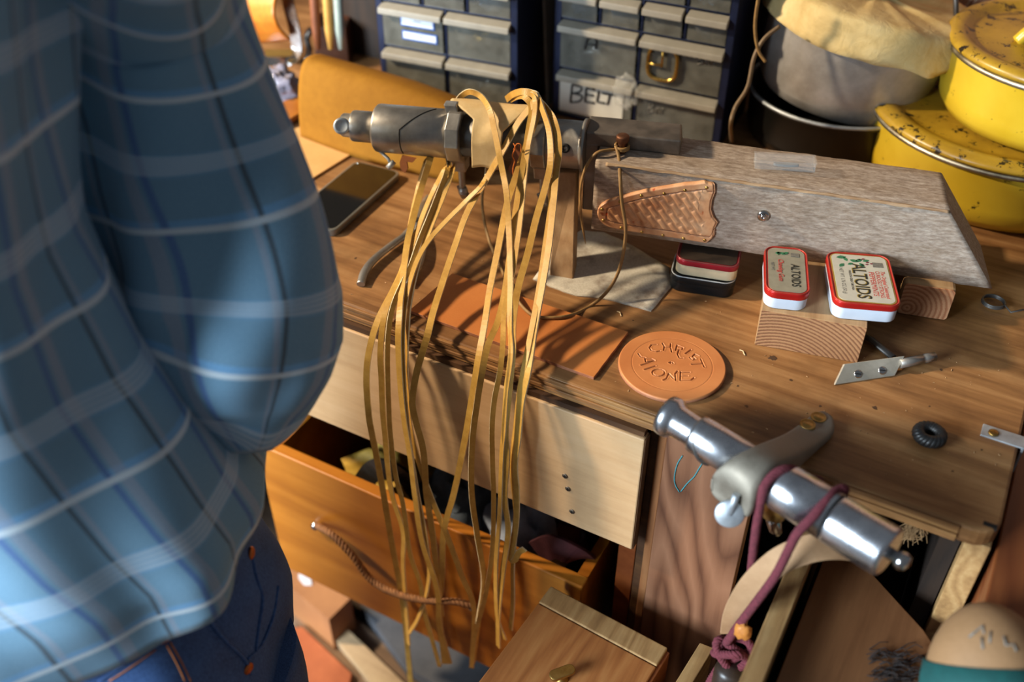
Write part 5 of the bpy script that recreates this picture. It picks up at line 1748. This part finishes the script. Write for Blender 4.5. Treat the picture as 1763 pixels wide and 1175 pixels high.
# torso stations: z, cx, cy, rx, ry
TS_ = [(-.03, -.632, .318, .168, .142), (.03, -.640, .314, .175, .145), (.08, -.668, .300, .185, .142), (.14, -.702, .292, .192, .138), (.20, -.728, .286, .195, .134), (.30, -.742, .290, .195, .130), (.40, -.741, .308, .195, .125), (.50, -.732, .322, .195, .120), (.57, -.727, .340, .165, .100), (.62, -.725, .360, .095, .075), (.645, -.724, .368, .062, .058), (.68, -.724, .374, .060, .056)]
TURN = math.radians(40)
def sup(ph, p):
    c, s_ = math.cos(ph), math.sin(ph)
    return math.copysign(abs(c) ** (2 / p), c), math.copysign(abs(s_) ** (2 / p), s_)
def torso(z):
    for a, b in zip(TS_, TS_[1:]):
        if z <= b[0]:
            t = max(0, (z - a[0]) / (b[0] - a[0]))
            return [a[k] + (b[k] - a[k]) * t for k in range(1, 5)]
    return list(TS_[-1][1:])
NR, NS = 72, 128
rings = []
for i in range(NR + 1):
    t = i / NR
    ring = []
    for k in range(NS):
        ph = 2 * PI * k / NS                       # 0 = +x (the person's right), 90 = +y (front)
        hem = -.005 - .030 * (.5 + .5 * math.cos(2 * ph + PI)) + .028 * math.exp(-((((ph + PI) % (2 * PI)) - PI - .15) / .5) ** 2)
        z = hem + (.66 - hem) * t
        cx, cy, rx, ry = torso(z)
        w = (1 - smooth(.45, .6, z))
        fl_d = 1 - smooth(-.02, .25, z)
        f = .010 * math.sin(3 * ph + 9 * z + 1.2) + .007 * math.sin(7 * ph - 14 * z) + .006 * fl_d * math.sin(11 * ph + 3) + .012 * mnoise.noise(Vector((math.cos(ph) * 2.2, math.sin(ph) * 2.2, z * 5)))
        # diagonal drape fold across the small of the back
        f += .012 * w * math.sin(8 * z + 2.5 * ph) * (.5 + .5 * math.sin(ph - 2.2))
        pw = 2.3 - .3 * smooth(.52, .62, z)
        qx, qy = sup(ph, pw)
        qx, qy = qx * (rx + f * w), qy * (ry * (1 - .30 * smooth(.03, .16, z) if qy > 0 else 1.0) + f * w)
        ring.append((cx + qx * math.cos(TURN) - qy * math.sin(TURN), cy + qx * math.sin(TURN) + qy * math.cos(TURN), z))
    rings.append(ring)
shirt = MB()
PERM = 1.06
def uvt(i, j):
    sag = .02 * math.sin(2 * PI * j / NS * 2 + 1.0)
    return (j / NS * PERM, i / NR * .68 + sag)
shirt.loft(rings, False, False, TP, 0, True, True, uvt)
# right sleeve, hanging with the elbow bent
SLV = [(213, -190, .515, 170), (228, -110, .472, 180), (248, 0, .412, 176), (288, 140, .345, 180), (330, 280, .280, 187), (384, 420, .216, 186), (404, 520, .170, 191), (410, 600, .136, 178), (418, 665, .108, 148), (424, 715, .088, 112), (428, 752, .075, 74), (430, 778, .066, 36)]
cs_, rs_ = [], []
for x, y, z, hw in SLV:
    c_ = P(x, y, z)
    cs_.append(c_)
    rs_.append(hw / FPX * depth_of(c_) * .97)
cs_ = [Vector((-.640, .425, .545)), Vector((-.590, .455, .550))] + cs_
rs_ = [.060, .070] + rs_
SLV = [None, None] + SLV
cc = catmull(cs_, 6)
rr_s = []
for i in range(len(SLV) - 1):
    for k in range(6):
        rr_s.append(rs_[i] + (rs_[i + 1] - rs_[i]) * k / 6)
rr_s.append(rs_[-1])
rings = []
n = len(cc)
N = Vector((1, 0, 0))
for i, c_ in enumerate(cc):
    t = (cc[min(i + 1, n - 1)] - cc[max(i - 1, 0)]).normalized()
    N = (N - t * N.dot(t)).normalized()
    B = t.cross(N)
    ring = []
    for k in range(64):
        a = 2 * PI * k / 64
        q = i / n
        f = 1 + .05 * math.sin(3 * a + 8 * q) + .035 * math.sin(5 * a - 16 * q + 1) + .10 * mnoise.noise(Vector((math.cos(a) * 1.6, math.sin(a) * 1.6, q * 6))) * smooth(0, .15, q)
        if rr_s[i] < .05:
            f = 1 + (f - 1) * rr_s[i] / .05
        ring.append(c_ + (N * math.cos(a) + B * math.sin(a)) * rr_s[i] * f)
    rings.append(ring)
acc = [0.0]
for a, b in zip(cc, cc[1:]):
    acc.append(acc[-1] + (b - a).length)
shirt.loft(rings, True, True, TP, 0, True, True, lambda i, j: (.03 + j / 64 * .46, .30 - acc[min(i, n - 1)] + .035 * math.sin(2 * PI * j / 64 + 2.2)))
# right forearm folded across to the front, left arm likewise
def limb(pts, rad, m=shirt, seg=40, v0=0.0):
    c3 = catmull(pts, 6)
    rr3 = []
    for i in range(len(rad) - 1):
        for k in range(6):
            rr3.append(rad[i] + (rad[i + 1] - rad[i]) * k / 6)
    rr3.append(rad[-1])
    rg_, N_ = [], Vector((0, 0, 1))
    for i, c_ in enumerate(c3):
        t = (c3[min(i + 1, len(c3) - 1)] - c3[max(i - 1, 0)]).normalized()
        N_ = (N_ - t * N_.dot(t)).normalized()
        B_ = t.cross(N_)
        rg_.append([c_ + (N_ * math.cos(2 * PI * k / seg) + B_ * math.sin(2 * PI * k / seg)) * rr3[i] * (1 + .06 * mnoise.noise(Vector((k * .3, i * .25, 4)))) for k in range(seg)])
    m.loft(rg_, True, True, TP, 0, True, True, lambda i, j: (j / seg * .34, v0 + i * .012))
limb([(-.585, .480, .125), (-.64, .485, .145), (-.69, .482, .165), (-.745, .474, .180)], [.055, .054, .047, .042], v0=.05)
limb([(-.89, .275, .53), (-.945, .300, .42), (-.955, .350, .30), (-.885, .425, .20), (-.870, .465, .165), (-.845, .485, .165), (-.815, .489, .170)], [.06, .066, .066, .062, .056, .050, .043])
sho = shirt.build('shirt', M_plaid, pn, solid=.0015, weld=False)
sho['label'] = 'blue plaid long-sleeved shirt worn untucked'
# shoulder yokes are part of the torso; buttoned hem edge
# body (head, neck, hands) mostly outside the frame
skin = NT('skin'); skin.set(skin.ramp(skin.noise(skin.co(), 30, 5, .6), [(.3, '#a8765a'), (.7, '#bd8c70')]), .5)
bd_ = MB()
hp = []
for i in range(15):
    t = i / 14
    z = .64 + .33 * t
    if t < .28:
        r1, r2, oy = .056, .058, 0
    else:
        q = (t - .28) / .72
        s_ = math.sin(PI * min(1, .18 + .82 * q))
        r1, r2, oy = .050 + .028 * s_ if q < 1 else .004, .052 + .048 * s_ if q < 1 else .004, .03 * s_
        if q > .75:
            k = math.sqrt(max(0.0004, 1 - ((q - .75) / .25) ** 2))
            r1, r2 = r1 * k, r2 * k
    hp.append([(-.734 + r1 * math.cos(2 * PI * k / 28), (.390 + oy) + r2 * math.sin(2 * PI * k / 28) + (.012 if (k == 7 and .5 < t < .62) else 0), z) for k in range(28)])
bd_.loft(hp, True, True, TP)
def hand_limb(pts, *q):
    limb([Vector(p) + Vector((.045, -.051, -.045)) for p in pts], *q)
hand_limb([(-.79, 0.525, .225), (-.815, 0.535, .228), (-.85, 0.550, .215)], [.032, .034, .020], bd_, 20)
hand_limb([(-.86, 0.540, .215), (-.845, 0.547, .222), (-.825, 0.560, .210)], [.032, .034, .020], bd_, 20)
for k in range(4):
    hand_limb([(-.845 - .004 * k, 0.545 + .012 * k, .212 + .004 * k), (-.868, 0.557 + .012 * k, .205), (-.880, 0.561 + .012 * k, .190)], [.009, .0085, .007], bd_, 10)
    hand_limb([(-.830 + .004 * k, 0.557 + .012 * k, .206 + .004 * k), (-.808, 0.569 + .010 * k, .200), (-.798, 0.573 + .010 * k, .186)], [.009, .0085, .007], bd_, 10)
hand_limb([(-.82, 0.525, .235), (-.828, 0.547, .245), (-.838, 0.565, .240)], [.010, .0095, .008], bd_, 10)
hand_limb([(-.85, 0.525, .238), (-.842, 0.547, .248), (-.834, 0.567, .244)], [.010, .0095, .008], bd_, 10)
bd_.build('body', skin.mat, pn)
hair = MB()
hr_ = []
for i in range(9):
    t = i / 8
    z = .82 + .165 * t
    k_ = math.sqrt(max(.0005, 1 - max(0, (t - .35) / .65) ** 2))
    hr_.append([(-.734 + .086 * k_ * math.cos(2 * PI * k / 28), .407 + .103 * k_ * math.sin(2 * PI * k / 28) - (.012 if 4 < k < 10 and t < .6 else 0), z) for k in range(28)])
hair.loft(hr_, True, True, TP)
hair.build('hair', leather('brown_hair', '#2a1c12', '#4a3422', 80, .7, .5), pn)

# jeans
mj = NT('indigo_denim')
v = mj.co()
dn = mj.noise(mj.co(scale=(1, 1, .35)), 700, 2, .5)
ln_ = mj.noise(v, 14, 5, .6)
mj.set(mj.mix(.45, mj.ramp(ln_, [(.3, '#24447a'), (.7, '#426cac')]), mj.ramp(dn, [(.3, '#101c34'), (.7, '#4a6a98')])), .8)
mj.bump(dn, .2, .0006)
jn = MB()
hips = []
JS = [(.04, -.650, .345, .140, .120), (.0, -.648, .342, .150, .132), (-.08, -.648, .345, .170, .152), (-.16, -.650, .352, .174, .152), (-.24, -.652, .360, .172, .142), (-.28, -.655, .362, .168, .13)]
jc = []
for a, b in zip(JS, JS[1:]):
    for k in range(6):
        t = k / 6
        jc.append([a[q] + (b[q] - a[q]) * t for q in range(5)])
jc.append(list(JS[-1]))
def hip_pt(z, ph, off=0.0):
    for a, b in zip(JS, JS[1:]):
        if z >= b[0]:
            t = (a[0] - z) / (a[0] - b[0])
            cx, cy, rx, ry = [a[q] + (b[q] - a[q]) * t for q in range(1, 5)]
            break
    else:
        cx, cy, rx, ry = JS[-1][1:]
    f = .006 * math.sin(6 * ph + 20 * z) + .007 * mnoise.noise(Vector((math.cos(ph) * 2, math.sin(ph) * 2, z * 9)))
    return Vector((cx + (rx + f + off) * math.cos(ph), cy + (ry + f + off) * math.sin(ph), z))
jn.loft([[hip_pt(z_, 2 * PI * k / 72) for k in range(72)] for z_, *_ in jc], True, True, TP)
def jleg(cx, cy, sx):
    pts = [(cx, cy, -.20), (cx + sx * .004, cy + .004, -.36), (cx + sx * .006, cy + .010, -.50), (cx + sx * .006, cy, -.66), (cx + sx * .006, cy - .012, -.80), (cx + sx * .006, cy - .010, -.885)]
    limb(pts, [.093, .086, .074, .070, .068, .072], jn, 36)
jleg(-.560, .362, 1)
jleg(-.748, .362, -1)
jo = jn.build('jeans', mj.mat, pn)
M_cop = metal('copper_rivet', '#a85a30', '#c87a4a', .35)
M_sti = plain('orange_stitch', '#a8642c', .8)
def on_hip(x, y):
    d = Vector(_ray(x, y))
    for q in np.linspace(.7, 1.3, 1200):
        w_ = Vector(_C) + d * q
        if not (-.28 < w_.z < .04):
            continue
        for a, b in zip(JS, JS[1:]):
            if w_.z >= b[0]:
                t = (a[0] - w_.z) / (a[0] - b[0])
                cx, cy, rx, ry = [a[k] + (b[k] - a[k]) * t for k in range(1, 5)]
                break
        ph = math.atan2((w_.y - cy) / ry, (w_.x - cx) / rx)
        s_ = hip_pt(w_.z, ph)
        if math.hypot(w_.x - cx, w_.y - cy) <= math.hypot(s_.x - cx, s_.y - cy):
            nr = Vector((math.cos(ph) / rx, math.sin(ph) / ry, 0)).normalized()
            return s_, nr
    return None, None
for q in ((281, 1099), (432, 953), (427, 1152)):
    s_, nr = on_hip(*q)
    if s_:
        MB().lathe([(.0062, -.001), (.0062, .001), (.0048, .0024), (.002, .0030), (0, .0031)], 20, TP @ Matrix.Translation(s_) @ zaxis(nr, (0, 0, 1)).to_4x4()).build('rivet', M_cop, jo)
def seam(px, r, m, name, off=.0008):
    q = []
    for x, y in px:
        s_, nr = on_hip(x, y)
        if s_:
            q.append(TP @ (s_ + nr * off))
    if len(q) > 1:
        MB().tube(catmull(q, 4), r, 6).build(name, m, jo)
M_seam = leather('denim_seam', '#2a4474', '#4c6ca0', 200, .9)
seam([(345, 1045), (362, 1070), (385, 1100), (420, 1135), (432, 1160)], .0018, M_seam, 'side_seam')
seam([(430, 945), (440, 990), (452, 1030), (445, 1080), (440, 1120)], .0016, M_seam, 'pocket_edge')
seam([(478, 1010), (470, 1060), (450, 1110), (425, 1135)], .0016, M_seam, 'pocket_edge')
seam([(170, 1172), (220, 1140), (262, 1112), (290, 1098)], .0015, M_seam, 'pocket_edge')
seam([(188, 1172), (225, 1148), (268, 1118)], .0007, M_sti, 'stitching')
seam([(286, 1110), (303, 1140), (318, 1172)], .0007, M_sti, 'stitching')
seam([(292, 1105), (310, 1136), (328, 1172)], .0007, M_sti, 'stitching')
for cx in (-.553, -.755):
    sho2 = MB()
    rings = []
    for i, (yy, w_, h_) in enumerate([(-.11, .028, .05), (-.095, .042, .075), (-.03, .046, .085), (.04, .046, .07), (.10, .050, .048), (.14, .042, .036), (.155, .02, .025)]):
        rings.append([(cx + w_ * math.cos(2 * PI * k / 20), .36 + yy, -.9 + max(0.0, h_ * (.5 + .5 * math.sin(2 * PI * k / 20)))) for k in range(20)])
    sho2.loft(rings, True, True, TP)
    sho2.build('boot', leather('brown_boots', '#3a2618', '#54382a', 20, .5), pn)
